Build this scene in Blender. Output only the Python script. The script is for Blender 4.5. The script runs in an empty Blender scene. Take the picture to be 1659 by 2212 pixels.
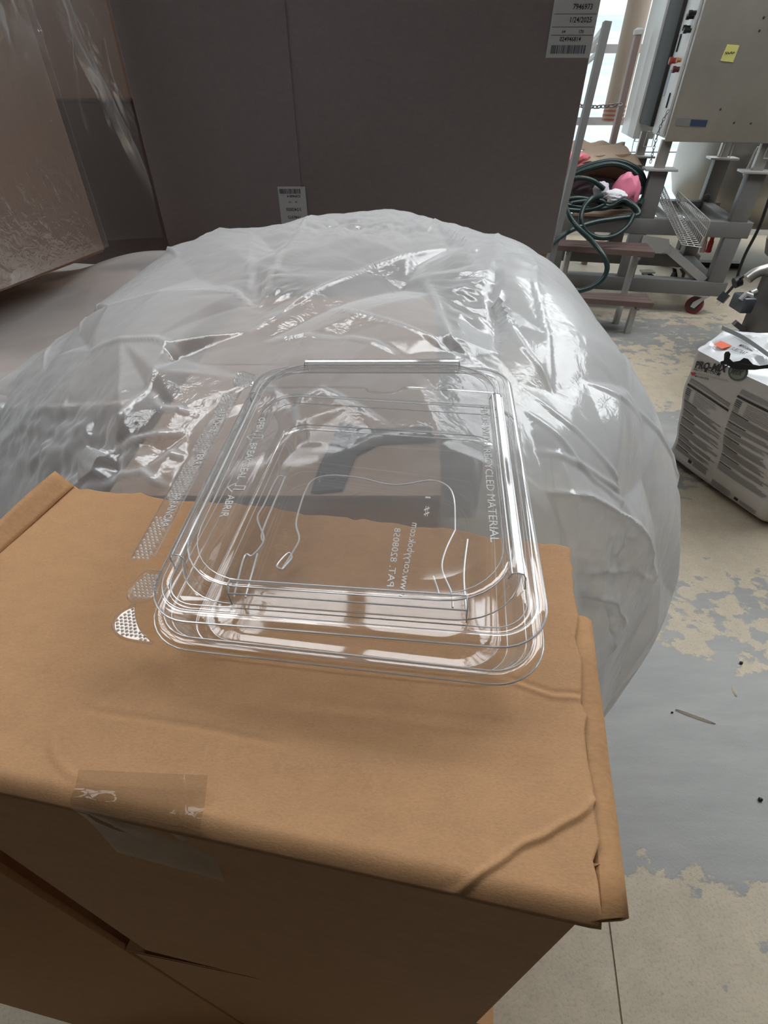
import bpy, bmesh, math, random
import numpy as np
from mathutils import Vector, Matrix, Euler

S = bpy.context.scene
COL = S.collection
rnd = random.Random(7)
R = math.radians

# ------------------------------------------------------------------ camera
H = 1.6
PITCH = math.atan2(930, 1100)
F = 1100.0
cam_d = bpy.data.cameras.new('camera')
cam_d.sensor_fit = 'VERTICAL'
cam_d.sensor_height = 24.0
cam_d.lens = 24.0 * F / 2212.0
cam_d.clip_start = 0.01
cam = bpy.data.objects.new('camera', cam_d)
cam.location = (0, 0, H)
cam.rotation_euler = (math.pi / 2 - PITCH, 0, 0)
COL.objects.link(cam)
S.camera = cam

# ------------------------------------------------------------------ view, world, light levels
S.view_settings.view_transform = 'Standard'
S.view_settings.look = 'None'
S.view_settings.gamma = 1.0
S.view_settings.use_curve_mapping = False
S.view_settings.exposure = 0.0
W = bpy.data.worlds.new('world')
S.world = W
W.use_nodes = True
W.node_tree.nodes['Background'].inputs[0].default_value = (0.75, 0.85, 1.0, 1)
W.node_tree.nodes['Background'].inputs[1].default_value = 0.6
SKYLIGHT = 10.0       # roof lights
SIDE_GLOW = 9.0  # added roof panels at the sides
WINDOW = 1.35         # translucent wall panels
S.cycles.max_bounces = 14
S.cycles.transparent_max_bounces = 40
S.cycles.caustics_reflective = False
S.cycles.caustics_refractive = False
S.cycles.sample_clamp_indirect = 6.0

# ------------------------------------------------------------------ helpers
def ray(px, py):
    x = (px - 829.5) / F
    y = (py - 1106.0) / F
    c, s = math.cos(PITCH), math.sin(PITCH)
    return Vector((x, c - y * s, -(s + y * c)))
def onz(px, py, z):
    r = ray(px, py); return Vector((0, 0, H)) + r * ((z - H) / r.z)
def ony(px, py, y):
    r = ray(px, py); return Vector((0, 0, H)) + r * (y / r.y)

def tag(o, label=None, cat=None, group=None, kind=None):
    if label: o['label'] = label
    if cat: o['category'] = cat
    if group: o['group'] = group
    if kind: o['kind'] = kind
    return o
def thing(name, label, cat, loc=(0, 0, 0), rz=0.0, group=None):
    o = bpy.data.objects.new(name, None)
    o.empty_display_size = 0.05
    COL.objects.link(o)
    o.location = loc; o.rotation_euler = (0, 0, rz)
    return tag(o, label, cat, group)
def link(name, me, mat=None, parent=None):
    o = bpy.data.objects.new(name, me)
    COL.objects.link(o)
    if mat is not None: me.materials.append(mat)
    if parent is not None: o.parent = parent
    return o
def smooth(me, ang=None):
    me.polygons.foreach_set('use_smooth', [True] * len(me.polygons))
    if ang is not None:
        me.set_sharp_from_angle(angle=R(ang))
def mesh(name, V, Fs, mat=None, parent=None, sm=None):
    me = bpy.data.meshes.new(name)
    me.from_pydata([tuple(v) for v in V], [], [tuple(f) for f in Fs])
    me.update()
    if sm is not None: smooth(me, sm)
    return link(name, me, mat, parent)

class MB:
    """collects simple shapes into one mesh"""
    def __init__(s): s.V = []; s.F = []
    def add(s, V, Fs):
        b = len(s.V); s.V += [Vector(v) for v in V]; s.F += [tuple(i + b for i in f) for f in Fs]; return s
    def box(s, a, b, M=None, bev=0.0):
        (x0, y0, z0), (x1, y1, z1) = a, b
        if bev <= 0:
            V = [(x, y, z) for z in (z0, z1) for y in (y0, y1) for x in (x0, x1)]
            Fs = [(0, 2, 3, 1), (4, 5, 7, 6), (0, 1, 5, 4), (2, 6, 7, 3), (0, 4, 6, 2), (1, 3, 7, 5)]
        else:
            bm = bmesh.new(); bmesh.ops.create_cube(bm, size=1)
            for v in bm.verts:
                v.co = Vector(((x0 + x1) / 2 + v.co.x * (x1 - x0), (y0 + y1) / 2 + v.co.y * (y1 - y0), (z0 + z1) / 2 + v.co.z * (z1 - z0)))
            bmesh.ops.bevel(bm, geom=bm.edges[:], offset=bev, segments=2, affect='EDGES', profile=0.5)
            bm.verts.index_update()
            V = [v.co.copy() for v in bm.verts]; Fs = [[v.index for v in f.verts] for f in bm.faces]; bm.free()
        if M is not None: V = [M @ Vector(v) for v in V]
        return s.add(V, Fs)
    def tube(s, pts, r, n=8, caps=True):
        pts = [Vector(p) for p in pts]; N = len(pts)
        rs = r if isinstance(r, (list, tuple)) else [r] * N
        V = []; Fs = []; up = None
        for i, p in enumerate(pts):
            t = (pts[min(i + 1, N - 1)] - pts[max(i - 1, 0)]).normalized()
            if up is None:
                up = t.orthogonal().normalized()
            up = (up - t * up.dot(t))
            up = up.normalized() if up.length > 1e-6 else t.orthogonal().normalized()
            w = t.cross(up)
            for k in range(n):
                a = 2 * math.pi * k / n
                V.append(p + (up * math.cos(a) + w * math.sin(a)) * rs[i])
        for i in range(N - 1):
            for k in range(n):
                k2 = (k + 1) % n
                Fs.append((i * n + k, i * n + k2, (i + 1) * n + k2, (i + 1) * n + k))
        if caps:
            Fs.append(tuple(range(n - 1, -1, -1))); Fs.append(tuple((N - 1) * n + k for k in range(n)))
        return s.add(V, Fs)
    def lathe(s, prof, n=24, M=None):
        V = []; Fs = []
        for (r, z) in prof:
            for k in range(n):
                a = 2 * math.pi * k / n; V.append(Vector((r * math.cos(a), r * math.sin(a), z)))
        for i in range(len(prof) - 1):
            for k in range(n):
                k2 = (k + 1) % n; Fs.append((i * n + k, i * n + k2, (i + 1) * n + k2, (i + 1) * n + k))
        if M is not None: V = [M @ v for v in V]
        return s.add(V, Fs)
    def prism(s, poly, h0, h1, fn):
        """polygon (a,b) extruded between h0 and h1; fn maps (a,b,h) to a point"""
        n = len(poly)
        V = [fn(a, b, h0) for a, b in poly] + [fn(a, b, h1) for a, b in poly]
        Fs = [tuple(range(n - 1, -1, -1)), tuple(range(n, 2 * n))]
        Fs += [(i, (i + 1) % n, n + (i + 1) % n, n + i) for i in range(n)]
        return s.add(V, Fs)
    def build(s, name, mat, parent=None, sm=None):
        o = mesh(name, s.V, s.F, mat, parent, sm)
        bm = bmesh.new(); bm.from_mesh(o.data); bmesh.ops.recalc_face_normals(bm, faces=bm.faces[:]); bm.to_mesh(o.data); bm.free()
        return o

def spline(pts, n=8):
    """Catmull-Rom through points"""
    P = [Vector(p) for p in pts]; out = []
    for i in range(len(P) - 1):
        p0 = P[max(i - 1, 0)]; p1 = P[i]; p2 = P[i + 1]; p3 = P[min(i + 2, len(P) - 1)]
        for k in range(n):
            t = k / n
            out.append(0.5 * ((2 * p1) + (p2 - p0) * t + (2 * p0 - 5 * p1 + 4 * p2 - p3) * t * t + (3 * p1 - p0 - 3 * p2 + p3) * t ** 3))
    out.append(P[-1]); return out

_fc = {}
def text_geo(body, size=1.0, extrude=0.0, bold=0.0, res=2):
    key = (body, size, extrude, bold)
    if key in _fc: return _fc[key]
    cu = bpy.data.curves.new('lettering', 'FONT')
    cu.body = body; cu.size = size; cu.extrude = extrude; cu.offset = bold; cu.resolution_u = res
    cu.align_x = 'CENTER'; cu.align_y = 'CENTER'
    o = bpy.data.objects.new('lettering', cu); COL.objects.link(o)
    dg = bpy.context.evaluated_depsgraph_get()
    me = bpy.data.meshes.new_from_object(o.evaluated_get(dg))
    V = [v.co.copy() for v in me.vertices]; Fs = [tuple(p.vertices) for p in me.polygons]
    bpy.data.objects.remove(o); bpy.data.curves.remove(cu); bpy.data.meshes.remove(me)
    _fc[key] = (V, Fs); return V, Fs

# ------------------------------------------------------------------ materials
def M(name):
    m = bpy.data.materials.new(name); m.use_nodes = True
    nt = m.node_tree; nt.nodes.clear()
    out = nt.nodes.new('ShaderNodeOutputMaterial')
    return m, nt, out
def N(nt, t, **kw):
    n = nt.nodes.new(t)
    for k, v in kw.items():
        if k.startswith('i_'):
            key = k[2:]; key = int(key) if key.isdigit() else key.replace('_', ' ')
            n.inputs[key].default_value = v
        else: setattr(n, k, v)
    return n
def L(nt, a, b): nt.links.new(a, b)
def rgba(c): return (c[0], c[1], c[2], 1)
def mixc(nt, fac, a, b, mode='MIX'):
    n = nt.nodes.new('ShaderNodeMix'); n.data_type = 'RGBA'; n.blend_type = mode
    for sock, v in ((n.inputs[0], fac), (n.inputs[6], a), (n.inputs[7], b)):
        if hasattr(v, 'is_output'): L(nt, v, sock)
        elif isinstance(v, (int, float)): sock.default_value = v
        else: sock.default_value = rgba(v)
    return n.outputs[2]
def math_(nt, op, a, b=None, c=None, clamp=False):
    n = nt.nodes.new('ShaderNodeMath'); n.operation = op; n.use_clamp = clamp
    for i, v in enumerate((a, b, c)):
        if v is None: continue
        if hasattr(v, 'is_output'): L(nt, v, n.inputs[i])
        else: n.inputs[i].default_value = v
    return n.outputs[0]
def noise(nt, vec, scale, detail=4, rough=0.55, dist=0.0):
    n = N(nt, 'ShaderNodeTexNoise', i_Scale=scale, i_Detail=detail, i_Roughness=rough, i_Distortion=dist)
    if vec is not None: L(nt, vec, n.inputs['Vector'])
    return n.outputs[0]
def ramp(nt, fac, stops):
    n = nt.nodes.new('ShaderNodeValToRGB')
    e = n.color_ramp.elements
    while len(e) < len(stops): e.new(0.5)
    for el, (p, c) in zip(e, stops):
        el.position = p; el.color = rgba(c) if not isinstance(c, (int, float)) else (c, c, c, 1)
    L(nt, fac, n.inputs[0]); return n.outputs[0]
def coords(nt, kind='Object', scale=None):
    t = nt.nodes.new('ShaderNodeTexCoord'); o = t.outputs[kind]
    if scale:
        mp = nt.nodes.new('ShaderNodeMapping'); mp.inputs['Scale'].default_value = scale
        L(nt, o, mp.inputs[0]); o = mp.outputs[0]
    return o
def bump(nt, h, st, dist=0.01):
    b = N(nt, 'ShaderNodeBump', i_Strength=st, i_Distance=dist); L(nt, h, b.inputs['Height']); return b.outputs[0]

def plain(name, col, rough=0.5, metal=0.0, var=0.12, vs=8.0, bmp=0.0, bs=60.0, spec=0.5):
    m, nt, out = M(name)
    p = nt.nodes.new('ShaderNodeBsdfPrincipled')
    v = coords(nt)
    n = noise(nt, v, vs, 5, 0.6)
    c = mixc(nt, n, [x * (1 - var) for x in col], [min(1, x * (1 + var)) for x in col])
    L(nt, c, p.inputs['Base Color'])
    p.inputs['Roughness'].default_value = rough; p.inputs['Metallic'].default_value = metal
    p.inputs['Specular IOR Level'].default_value = spec
    if bmp > 0: L(nt, bump(nt, noise(nt, v, bs, 4), bmp, 0.004), p.inputs['Normal'])
    L(nt, p.outputs[0], out.inputs[0]); return m

def cardboard(name, col, grain=(1, 2.2, 2.2), gs=520.0, dark=0.74, rough=0.72, spec=0.35):
    m, nt, out = M(name)
    p = nt.nodes.new('ShaderNodeBsdfPrincipled')
    v = coords(nt, 'Object', grain)
    fib = noise(nt, v, gs, 3, 0.7)
    mot = noise(nt, coords(nt, 'Object', (1, 1.6, 1.6)), 45, 7, 0.75)
    big = noise(nt, coords(nt), 2.2, 3, 0.5)
    f = math_(nt, 'ADD', math_(nt, 'MULTIPLY', fib, 0.55), math_(nt, 'MULTIPLY', mot, 0.45))
    f = math_(nt, 'MULTIPLY_ADD', math_(nt, 'SUBTRACT', f, 0.5), 2.2, 0.5, True)
    c = mixc(nt, f, [x * dark for x in col], [min(1, x * 1.16) for x in col])
    c = mixc(nt, math_(nt, 'MULTIPLY', big, 0.22), c, [col[0] * 0.8, col[1] * 0.74, col[2] * 0.68])
    L(nt, c, p.inputs['Base Color'])
    p.inputs['Roughness'].default_value = rough; p.inputs['Specular IOR Level'].default_value = spec
    L(nt, bump(nt, math_(nt, 'ADD', fib, math_(nt, 'MULTIPLY', mot, 0.8)), 0.14, 0.0012), p.inputs['Normal'])
    L(nt, p.outputs[0], out.inputs[0]); return m

def film(name, a0=0.35, tint=(0.93, 0.93, 0.92), fine=0.6, fs=45.0, rough=0.16, gl=0.3, trans=0.5, layers_shine=False, g0=0.06):
    """thin polyethylene film: more white where it is seen edge-on"""
    m, nt, out = M(name)
    v = coords(nt)
    h1 = noise(nt, v, fs, 3, 0.6, 0.6)
    vo = N(nt, 'ShaderNodeTexVoronoi', i_Scale=fs * 0.55); vo.feature = 'DISTANCE_TO_EDGE'
    L(nt, v, vo.inputs['Vector'])
    h = math_(nt, 'ADD', h1, math_(nt, 'MULTIPLY', vo.outputs[0], 0.6))
    msk = ramp(nt, noise(nt, v, 4.5, 2), [(0.42, 0.12), (0.62, 1.0)])
    nb = N(nt, 'ShaderNodeBump', i_Distance=0.004); L(nt, h, nb.inputs['Height'])
    L(nt, math_(nt, 'MULTIPLY', msk, fine), nb.inputs['Strength'])
    lw = N(nt, 'ShaderNodeLayerWeight', i_Blend=0.5)
    cosv = math_(nt, 'MAXIMUM', math_(nt, 'SUBTRACT', 1.0, lw.outputs['Facing']), 0.1)
    cloud = math_(nt, 'MULTIPLY_ADD', noise(nt, v, 7, 3), 0.8, 0.6)
    if layers_shine:
        atn = nt.nodes.new('ShaderNodeAttribute'); atn.attribute_name = 'layers_shine'; cloud = math_(nt, 'MULTIPLY', cloud, atn.outputs['Fac'])
    k = math_(nt, 'DIVIDE', math_(nt, 'MULTIPLY', cloud, -math.log(1 - a0)), cosv)
    fac = math_(nt, 'SUBTRACT', 1.0, math_(nt, 'POWER', math.e, math_(nt, 'MULTIPLY', k, -1.0)), None, True)
    tr = N(nt, 'ShaderNodeBsdfTransparent', i_Color=(0.97, 0.97, 0.965, 1))
    df = N(nt, 'ShaderNodeBsdfDiffuse', i_Color=rgba(tint)); tl = N(nt, 'ShaderNodeBsdfTranslucent', i_Color=rgba(tint))
    mx = N(nt, 'ShaderNodeMixShader', i_0=trans); L(nt, df.outputs[0], mx.inputs[1]); L(nt, tl.outputs[0], mx.inputs[2])
    m1 = N(nt, 'ShaderNodeMixShader'); L(nt, fac, m1.inputs[0]); L(nt, tr.outputs[0], m1.inputs[1]); L(nt, mx.outputs[0], m1.inputs[2])
    gs = N(nt, 'ShaderNodeBsdfGlossy', i_Roughness=rough, i_Color=(1, 1, 1, 1)); L(nt, nb.outputs[0], gs.inputs['Normal'])
    lw2 = N(nt, 'ShaderNodeLayerWeight', i_Blend=0.5); L(nt, nb.outputs[0], lw2.inputs['Normal'])
    fr = math_(nt, 'MULTIPLY_ADD', math_(nt, 'POWER', lw2.outputs['Facing'], 4.0), gl, g0)
    m2 = N(nt, 'ShaderNodeMixShader'); L(nt, fr, m2.inputs[0]); L(nt, m1.outputs[0], m2.inputs[1]); L(nt, gs.outputs[0], m2.inputs[2])
    L(nt, m2.outputs[0], out.inputs[0]); return m

def clear(name, base=0.07, rough=0.03, haze=0.0, tint=0.975, bmp=0.0, bs=90.0, pw=3.5, gr=0.9, edge=0.0):
    """thin clear plastic sheet"""
    m, nt, out = M(name)
    tr = N(nt, 'ShaderNodeBsdfTransparent', i_Color=(tint, tint, tint, 1))
    gs = N(nt, 'ShaderNodeBsdfGlossy', i_Roughness=rough)
    lw = N(nt, 'ShaderNodeLayerWeight', i_Blend=0.5)
    fr = math_(nt, 'MULTIPLY_ADD', math_(nt, 'POWER', lw.outputs['Facing'], pw), gr, base, True)
    if bmp > 0:
        nb = bump(nt, noise(nt, coords(nt), bs, 3), bmp, 0.003)
        L(nt, nb, gs.inputs['Normal']); L(nt, nb, lw.inputs['Normal'])
    a = tr.outputs[0]
    if haze > 0 or edge > 0:
        df = N(nt, 'ShaderNodeBsdfDiffuse', i_Color=(1, 1, 1, 1)); tl = N(nt, 'ShaderNodeBsdfTranslucent', i_Color=(1, 1, 1, 1))
        mx = N(nt, 'ShaderNodeMixShader', i_0=0.35); L(nt, df.outputs[0], mx.inputs[1]); L(nt, tl.outputs[0], mx.inputs[2])
        m1 = N(nt, 'ShaderNodeMixShader', i_0=haze); L(nt, a, m1.inputs[1])
        if edge > 0: L(nt, math_(nt, 'MULTIPLY_ADD', math_(nt, 'POWER', lw.outputs['Facing'], 3.0), edge, haze, True), m1.inputs[0])  # white haze painted edge-on, standing for light refracted in the plastic
        L(nt, mx.outputs[0], m1.inputs[2]); a = m1.outputs[0]
    m2 = N(nt, 'ShaderNodeMixShader'); L(nt, fr, m2.inputs[0]); L(nt, a, m2.inputs[1]); L(nt, gs.outputs[0], m2.inputs[2])
    L(nt, m2.outputs[0], out.inputs[0]); return m

def glow(name, col, st, streak=False):
    m, nt, out = M(name)
    e = N(nt, 'ShaderNodeEmission', i_Strength=st)
    if streak:
        n = noise(nt, coords(nt, 'Object', (0.6, 1, 14)), 1.6, 4, 0.6)
        c = mixc(nt, ramp(nt, n, [(0.35, 0.0), (0.65, 1.0)]), [col[0] * 0.66, col[1] * 0.76, col[2] * 0.8], col)
        L(nt, c, e.inputs[0])
    else: e.inputs[0].default_value = rgba(col)
    L(nt, e.outputs[0], out.inputs[0]); return m

KRAFT = cardboard('kraft_cardboard', (0.49, 0.272, 0.130))
KRAFT_EDGE = cardboard('kraft_fold', (0.45, 0.245, 0.11), gs=180)
KRAFT_GREY = cardboard('grey_kraft_cardboard', (0.335, 0.297, 0.305), dark=0.9, gs=120)
KRAFT_ROSE = cardboard('rose_kraft_cardboard', (0.40, 0.27, 0.20), dark=0.88, gs=120)
FILM = film('milky_film', 0.37, tint=(0.90, 0.92, 0.93), layers_shine=True)
FILM2 = film('thin_film', 0.36, fine=0.4)
FILM3 = film('stretch_film', 0.10, fine=1.0, fs=38, gl=0.7, rough=.2, trans=.35, layers_shine=True, g0=.2)
PLASTIC = clear('clear_plastic', base=0.055, rough=0.05, haze=0.035, edge=0.75, pw=2.4)
EMBOSS = clear('frosted_emboss', base=0.12, rough=0.14, haze=0.84, gr=0.5)
EDGE_GLINT = clear('edge_glint', base=0.14, rough=0.12, haze=0.84, edge=0.1, gr=0.5)
TAPE = clear('packing_tape', base=0.018, rough=0.06, haze=0.0, tint=0.80, bmp=0.2, bs=60, gr=0.3)
STEEL = plain('stainless_steel', (0.42, 0.40, 0.37), 0.38, 0.75, 0.12, 5, 0.05, 40)
STEEL_L = plain('pale_steel', (0.55, 0.54, 0.52), 0.42, 0.6, 0.1, 5)
STEEL_D = plain('dull_steel_tube', (0.20, 0.195, 0.19), 0.5, 0.35, 0.15, 6)
DARK = plain('dark_metal', (0.05, 0.045, 0.042), 0.5, 0.3)
BLACK = plain('black_rubber', (0.012, 0.013, 0.014), 0.45)
HOSEM = plain('dark_green_hose', (0.012, 0.03, 0.028), 0.35)
WHITE = plain('white_enamel', (0.8, 0.8, 0.79), 0.4, 0, 0.05)
PAPER = plain('label_paper', (0.72, 0.73, 0.74), 0.6, 0, 0.04)
INK = plain('black_ink', (0.03, 0.03, 0.035), 0.6)
GREYINK = plain('grey_print', (0.33, 0.315, 0.30), 0.6)
BARINK = plain('barcode_ink', (0.12, 0.13, 0.17), 0.6)

# ------------------------------------------------------------------ setting
X0, X1, Y0, Y1, ZC = -4.0, 7.0, -2.6, 7.75, 5.2
def floor_mat():
    m, nt, out = M('worn_painted_concrete')
    p = nt.nodes.new('ShaderNodeBsdfPrincipled')
    v = coords(nt)
    sp = nt.nodes.new('ShaderNodeSeparateXYZ'); L(nt, v, sp.inputs[0])
    wob = math_(nt, 'MULTIPLY_ADD', noise(nt, v, 1.3, 3), 0.5, -0.25)
    yy = math_(nt, 'ADD', math_(nt, 'ADD', sp.outputs[1], wob), math_(nt, 'MULTIPLY', sp.outputs[0], 0.10))
    # how much of the grey coat is left, along the depth of the floor
    bias = ramp(nt, math_(nt, 'DIVIDE', yy, 8.0), [(0.0, 0.33), (0.055, 0.37), (0.075, 0.86), (0.128, 0.88), (0.15, 0.50), (0.20, 0.47), (0.235, 0.18), (0.30, 0.55), (0.34, 0.75), (0.42, 0.30), (0.47, 0.42), (0.56, 0.6), (0.66, 0.3), (1.0, 0.22)])
    f = noise(nt, coords(nt, 'Object', (1.0, 1.35, 1)), 9.0, 8, 0.62)
    f = math_(nt, 'ADD', f, math_(nt, 'MULTIPLY_ADD', noise(nt, v, 2.4, 3), 0.30, -0.15))
    d = math_(nt, 'ADD', math_(nt, 'SUBTRACT', f, 0.5), math_(nt, 'SUBTRACT', bias, 0.5))
    mask = math_(nt, 'MULTIPLY_ADD', d, 26.0, 0.35, True)
    fine = noise(nt, v, 130, 4, 0.7)
    med = noise(nt, v, 16, 6, 0.65)
    tan = mixc(nt, med, (0.36, 0.30, 0.215), (0.56, 0.475, 0.355))
    tan = mixc(nt, math_(nt, 'MULTIPLY', ramp(nt, fine, [(0.35, 1.0), (0.5, 0.0)]), 0.35), tan, (0.22, 0.19, 0.15))
    gry = mixc(nt, noise(nt, coords(nt, 'Object', (0.7, 3.0, 1)), 5, 6, 0.65), (0.15, 0.15, 0.145), (0.335, 0.33, 0.31))
    gry = mixc(nt, math_(nt, 'MULTIPLY', fine, 0.25), gry, (0.38, 0.37, 0.34))
    c = mixc(nt, mask, tan, gry)
    spk = N(nt, 'ShaderNodeTexVoronoi', i_Scale=5.0); L(nt, v, spk.inputs['Vector'])
    c = mixc(nt, math_(nt, 'MULTIPLY', math_(nt, 'LESS_THAN', spk.outputs['Distance'], 0.012), 0.7), c, (0.06, 0.055, 0.05))
    L(nt, c, p.inputs['Base Color'])
    L(nt, math_(nt, 'MULTIPLY_ADD', mask, -0.12, 0.62), p.inputs['Roughness'])
    hh = math_(nt, 'ADD', math_(nt, 'MULTIPLY', mask, 0.5), math_(nt, 'MULTIPLY', fine, 0.5))
    L(nt, bump(nt, hh, 0.35, 0.004), p.inputs['Normal'])
    L(nt, p.outputs[0], out.inputs[0]); return m
FLOORM = floor_mat()
# slabs meet in a saw-cut joint
def jx(y): return 0.506 + 0.178 * y
ys = [Y0, -1, 0, 0.5, 1, 2, 4, Y1]
mb = MB()
for a, b in zip(ys[:-1], ys[1:]):
    g = 0.0022
    mb.add([(X0, a, 0), (jx(a) - g, a, 0), (jx(b) - g, b, 0), (X0, b, 0)], [(0, 1, 2, 3)])
    mb.add([(jx(a) + g, a, 0), (X1, a, 0), (X1, b, 0), (jx(b) + g, b, 0)], [(0, 1, 2, 3)])
    mb.add([(jx(a) - g, a, 0), (jx(a) - g, a, -.006), (jx(b) - g, b, -.006), (jx(b) - g, b, 0)], [(0, 1, 2, 3)])
    mb.add([(jx(a) + g, a, 0), (jx(a) + g, a, -.006), (jx(b) + g, b, -.006), (jx(b) + g, b, 0)], [(0, 1, 2, 3)])
    mb.add([(jx(a) - g, a, -.006), (jx(a) + g, a, -.006), (jx(b) + g, b, -.006), (jx(b) - g, b, -.006)], [(0, 1, 2, 3)])
fl = mb.build('floor', FLOORM); tag(fl, kind='structure')

WALLM = plain('dim_wall_sheet', (0.045, 0.042, 0.04), 0.85)
CEILM = plain('dim_roof_sheet', (0.045, 0.043, 0.042), 0.85)
tag(MB().box((X0 - .1, Y0, 0), (X0, Y1, ZC)).build('wall_left', WALLM), kind='structure')
tag(MB().box((X1, Y0, 0), (X1 + .1, Y1, ZC)).build('wall_right', WALLM), kind='structure')
tag(MB().box((X0 - .1, Y0 - .1, 0), (X1 + .1, Y0, ZC)).build('wall_back', WALLM), kind='structure')
tag(MB().box((X0 - .1, Y0 - .1, ZC), (X1 + .1, Y1 + .3, ZC + .1)).build('ceiling', CEILM), kind='structure')
GLOWR = glow('roof_daylight', (0.94, 0.975, 1.0), SKYLIGHT)
GLOWR2 = glow('added_side_glow', (0.94, 0.975, 1.0), SIDE_GLOW)
k = 1
for (ya, yb, xs, gm) in ((1.85, 2.70, (-2.9, -1.55, -.2, 1.15), GLOWR), (1.85, 4.2, (2.5, 3.85, 5.2), GLOWR2), (4.7, 6.9, (2.5, 3.85, 5.2), GLOWR2), (.75, 1.6, (-3.75, -2.4), GLOWR2)):  # side panels at right and left are added fill for floor, cartons and film
    for xa in xs:
        o = MB().box((xa, ya, ZC - .03), (xa + 1.15, yb, ZC - .01)).build('roof_glow_%d' % k, gm); tag(o, kind='structure'); k += 1
# far wall: translucent corrugated sheets on girts
wf = MB().box((X0 - .1, Y1 + .12, 0), (X1 + .1, Y1 + .2, ZC)).build('wall_front', WALLM); tag(wf, kind='structure')
GLOWW = glow('backlit_sheet', (0.90, 0.98, 1.0), WINDOW, True)
def sheet(x0, x1):
    V = []; Fs = []; n = 120
    for i in range(n + 1):
        z = 0.16 + (ZC - 0.3) * i / n
        y = Y1 + 0.04 + 0.012 * math.sin(i * math.pi / 2.0)
        V += [(x0, y, z), (x1, y, z)]
    for i in range(n): Fs.append((2 * i, 2 * i + 1, 2 * i + 3, 2 * i + 2))
    return V, Fs
for i in range(9):
    x0 = -1.5 + i * 0.92
    V, Fs = sheet(x0 + .004, x0 + .916)
    mesh('panel', V, Fs, GLOWW, wf, 60)
tag(MB().box((X0, Y1 - .02, 0), (X1, Y1 + .06, 0.17)).build('baseboard_front', plain('concrete_kerb', (0.5, 0.49, 0.46), 0.8)), kind='structure')
GIRT = plain('grey_girt', (0.33, 0.33, 0.325), 0.6)
for n_, z in enumerate((0.93, 1.235, 1.88, 2.9)):
    hgt = 0.012 if n_ == 0 else 0.075
    tag(MB().box((X0, Y1 - .06, z - hgt / 2), (X1, Y1 + .0, z + hgt / 2)).build('trim_%d' % (n_ + 1), GIRT), kind='structure')
tag(MB().box((4.42, Y1 - .14, 0.02), (4.52, Y1 - .07, ZC - .04)).build('trim_5', GIRT), kind='structure')

# ------------------------------------------------------------------ triangle-wave crumple and film sheets
def tri(x): return np.abs(((x / (2 * np.pi)) % 1.0) * 2 - 1) * 2 - 1
def crumple(P, rng, freqs=(9, 17, 31), amps=(.010, .005, .0022), warp=.7):
    d = np.zeros(len(P))
    for f, a in zip(freqs, amps):
        for _ in range(3):
            n = rng.normal(size=3); n /= np.linalg.norm(n)
            n2 = rng.normal(size=3); n2 /= np.linalg.norm(n2)
            n3 = rng.normal(size=3); n3 /= np.linalg.norm(n3)
            m = np.clip(np.sin(P @ n3 * f * .42 + rng.uniform(0, 6)) * 1.2, 0, 1)
            d += a * m * tri(P @ n * f + rng.uniform(0, 6) + warp * tri(P @ n2 * f * .6 + rng.uniform(0, 6)))
    return d
def to_px(P):
    D = P - np.array([0, 0, H]); c, s = math.cos(PITCH), math.sin(PITCH)
    zc = D[:, 1] * c - D[:, 2] * s; yc = -(D[:, 1] * s + D[:, 2] * c)
    zc = np.maximum(zc, 1e-3)
    return np.stack([829.5 + F * D[:, 0] / zc, 1106 + F * yc / zc], 1)
def grid_normals(G, closed=False):
    du = np.roll(G, -1, 0) - np.roll(G, 1, 0)
    if not closed: du[0] = G[1] - G[0]; du[-1] = G[-1] - G[-2]
    dv = np.empty_like(G); dv[:, 1:-1] = G[:, 2:] - G[:, :-2]; dv[:, 0] = G[:, 1] - G[:, 0]; dv[:, -1] = G[:, -1] - G[:, -2]
    n = np.cross(du, dv); l = np.linalg.norm(n, axis=2, keepdims=True); return n / np.maximum(l, 1e-9)
def polydist(P, Q):
    """distance of points P to polyline Q, and position along it 0..1"""
    best = np.full(len(P), 1e9); tt = np.zeros(len(P)); m = len(Q) - 1
    for i in range(m):
        a, b = Q[i], Q[i + 1]; ab = b - a; t = np.clip((P - a) @ ab / max(ab @ ab, 1e-12), 0, 1)
        d = np.linalg.norm(P - (a + t[:, None] * ab), axis=1)
        k = d < best; best[k] = d[k]; tt[k] = (i + t[k]) / m
    return best, tt
def grid_mesh(name, G, mat, parent=None, closed=False, sm=38):
    n, m = G.shape[:2]; V = G.reshape(-1, 3); Fs = []
    ii = np.arange(n if closed else n - 1); jj = np.arange(m - 1)
    I, J = np.meshgrid(ii, jj, indexing='ij'); I2 = (I + 1) % n
    Fs = np.stack([I * m + J, I2 * m + J, I2 * m + J + 1, I * m + J + 1], -1).reshape(-1, 4)
    me = bpy.data.meshes.new(name); me.from_pydata(V.tolist(), [], Fs.tolist()); me.update(); smooth(me, sm)
    return link(name, me, mat, parent)
def lerp_grid(A, B, C_, D, n, m):
    """bilinear patch: A->B along u, A->D along v (C opposite A)"""
    A, B, C_, D = [np.array(x, float) for x in (A, B, C_, D)]
    u = np.linspace(0, 1, n)[:, None, None]; v = np.linspace(0, 1, m)[None, :, None]
    return A * (1 - u) * (1 - v) + B * u * (1 - v) + C_ * u * v + D * (1 - u) * v
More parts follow.
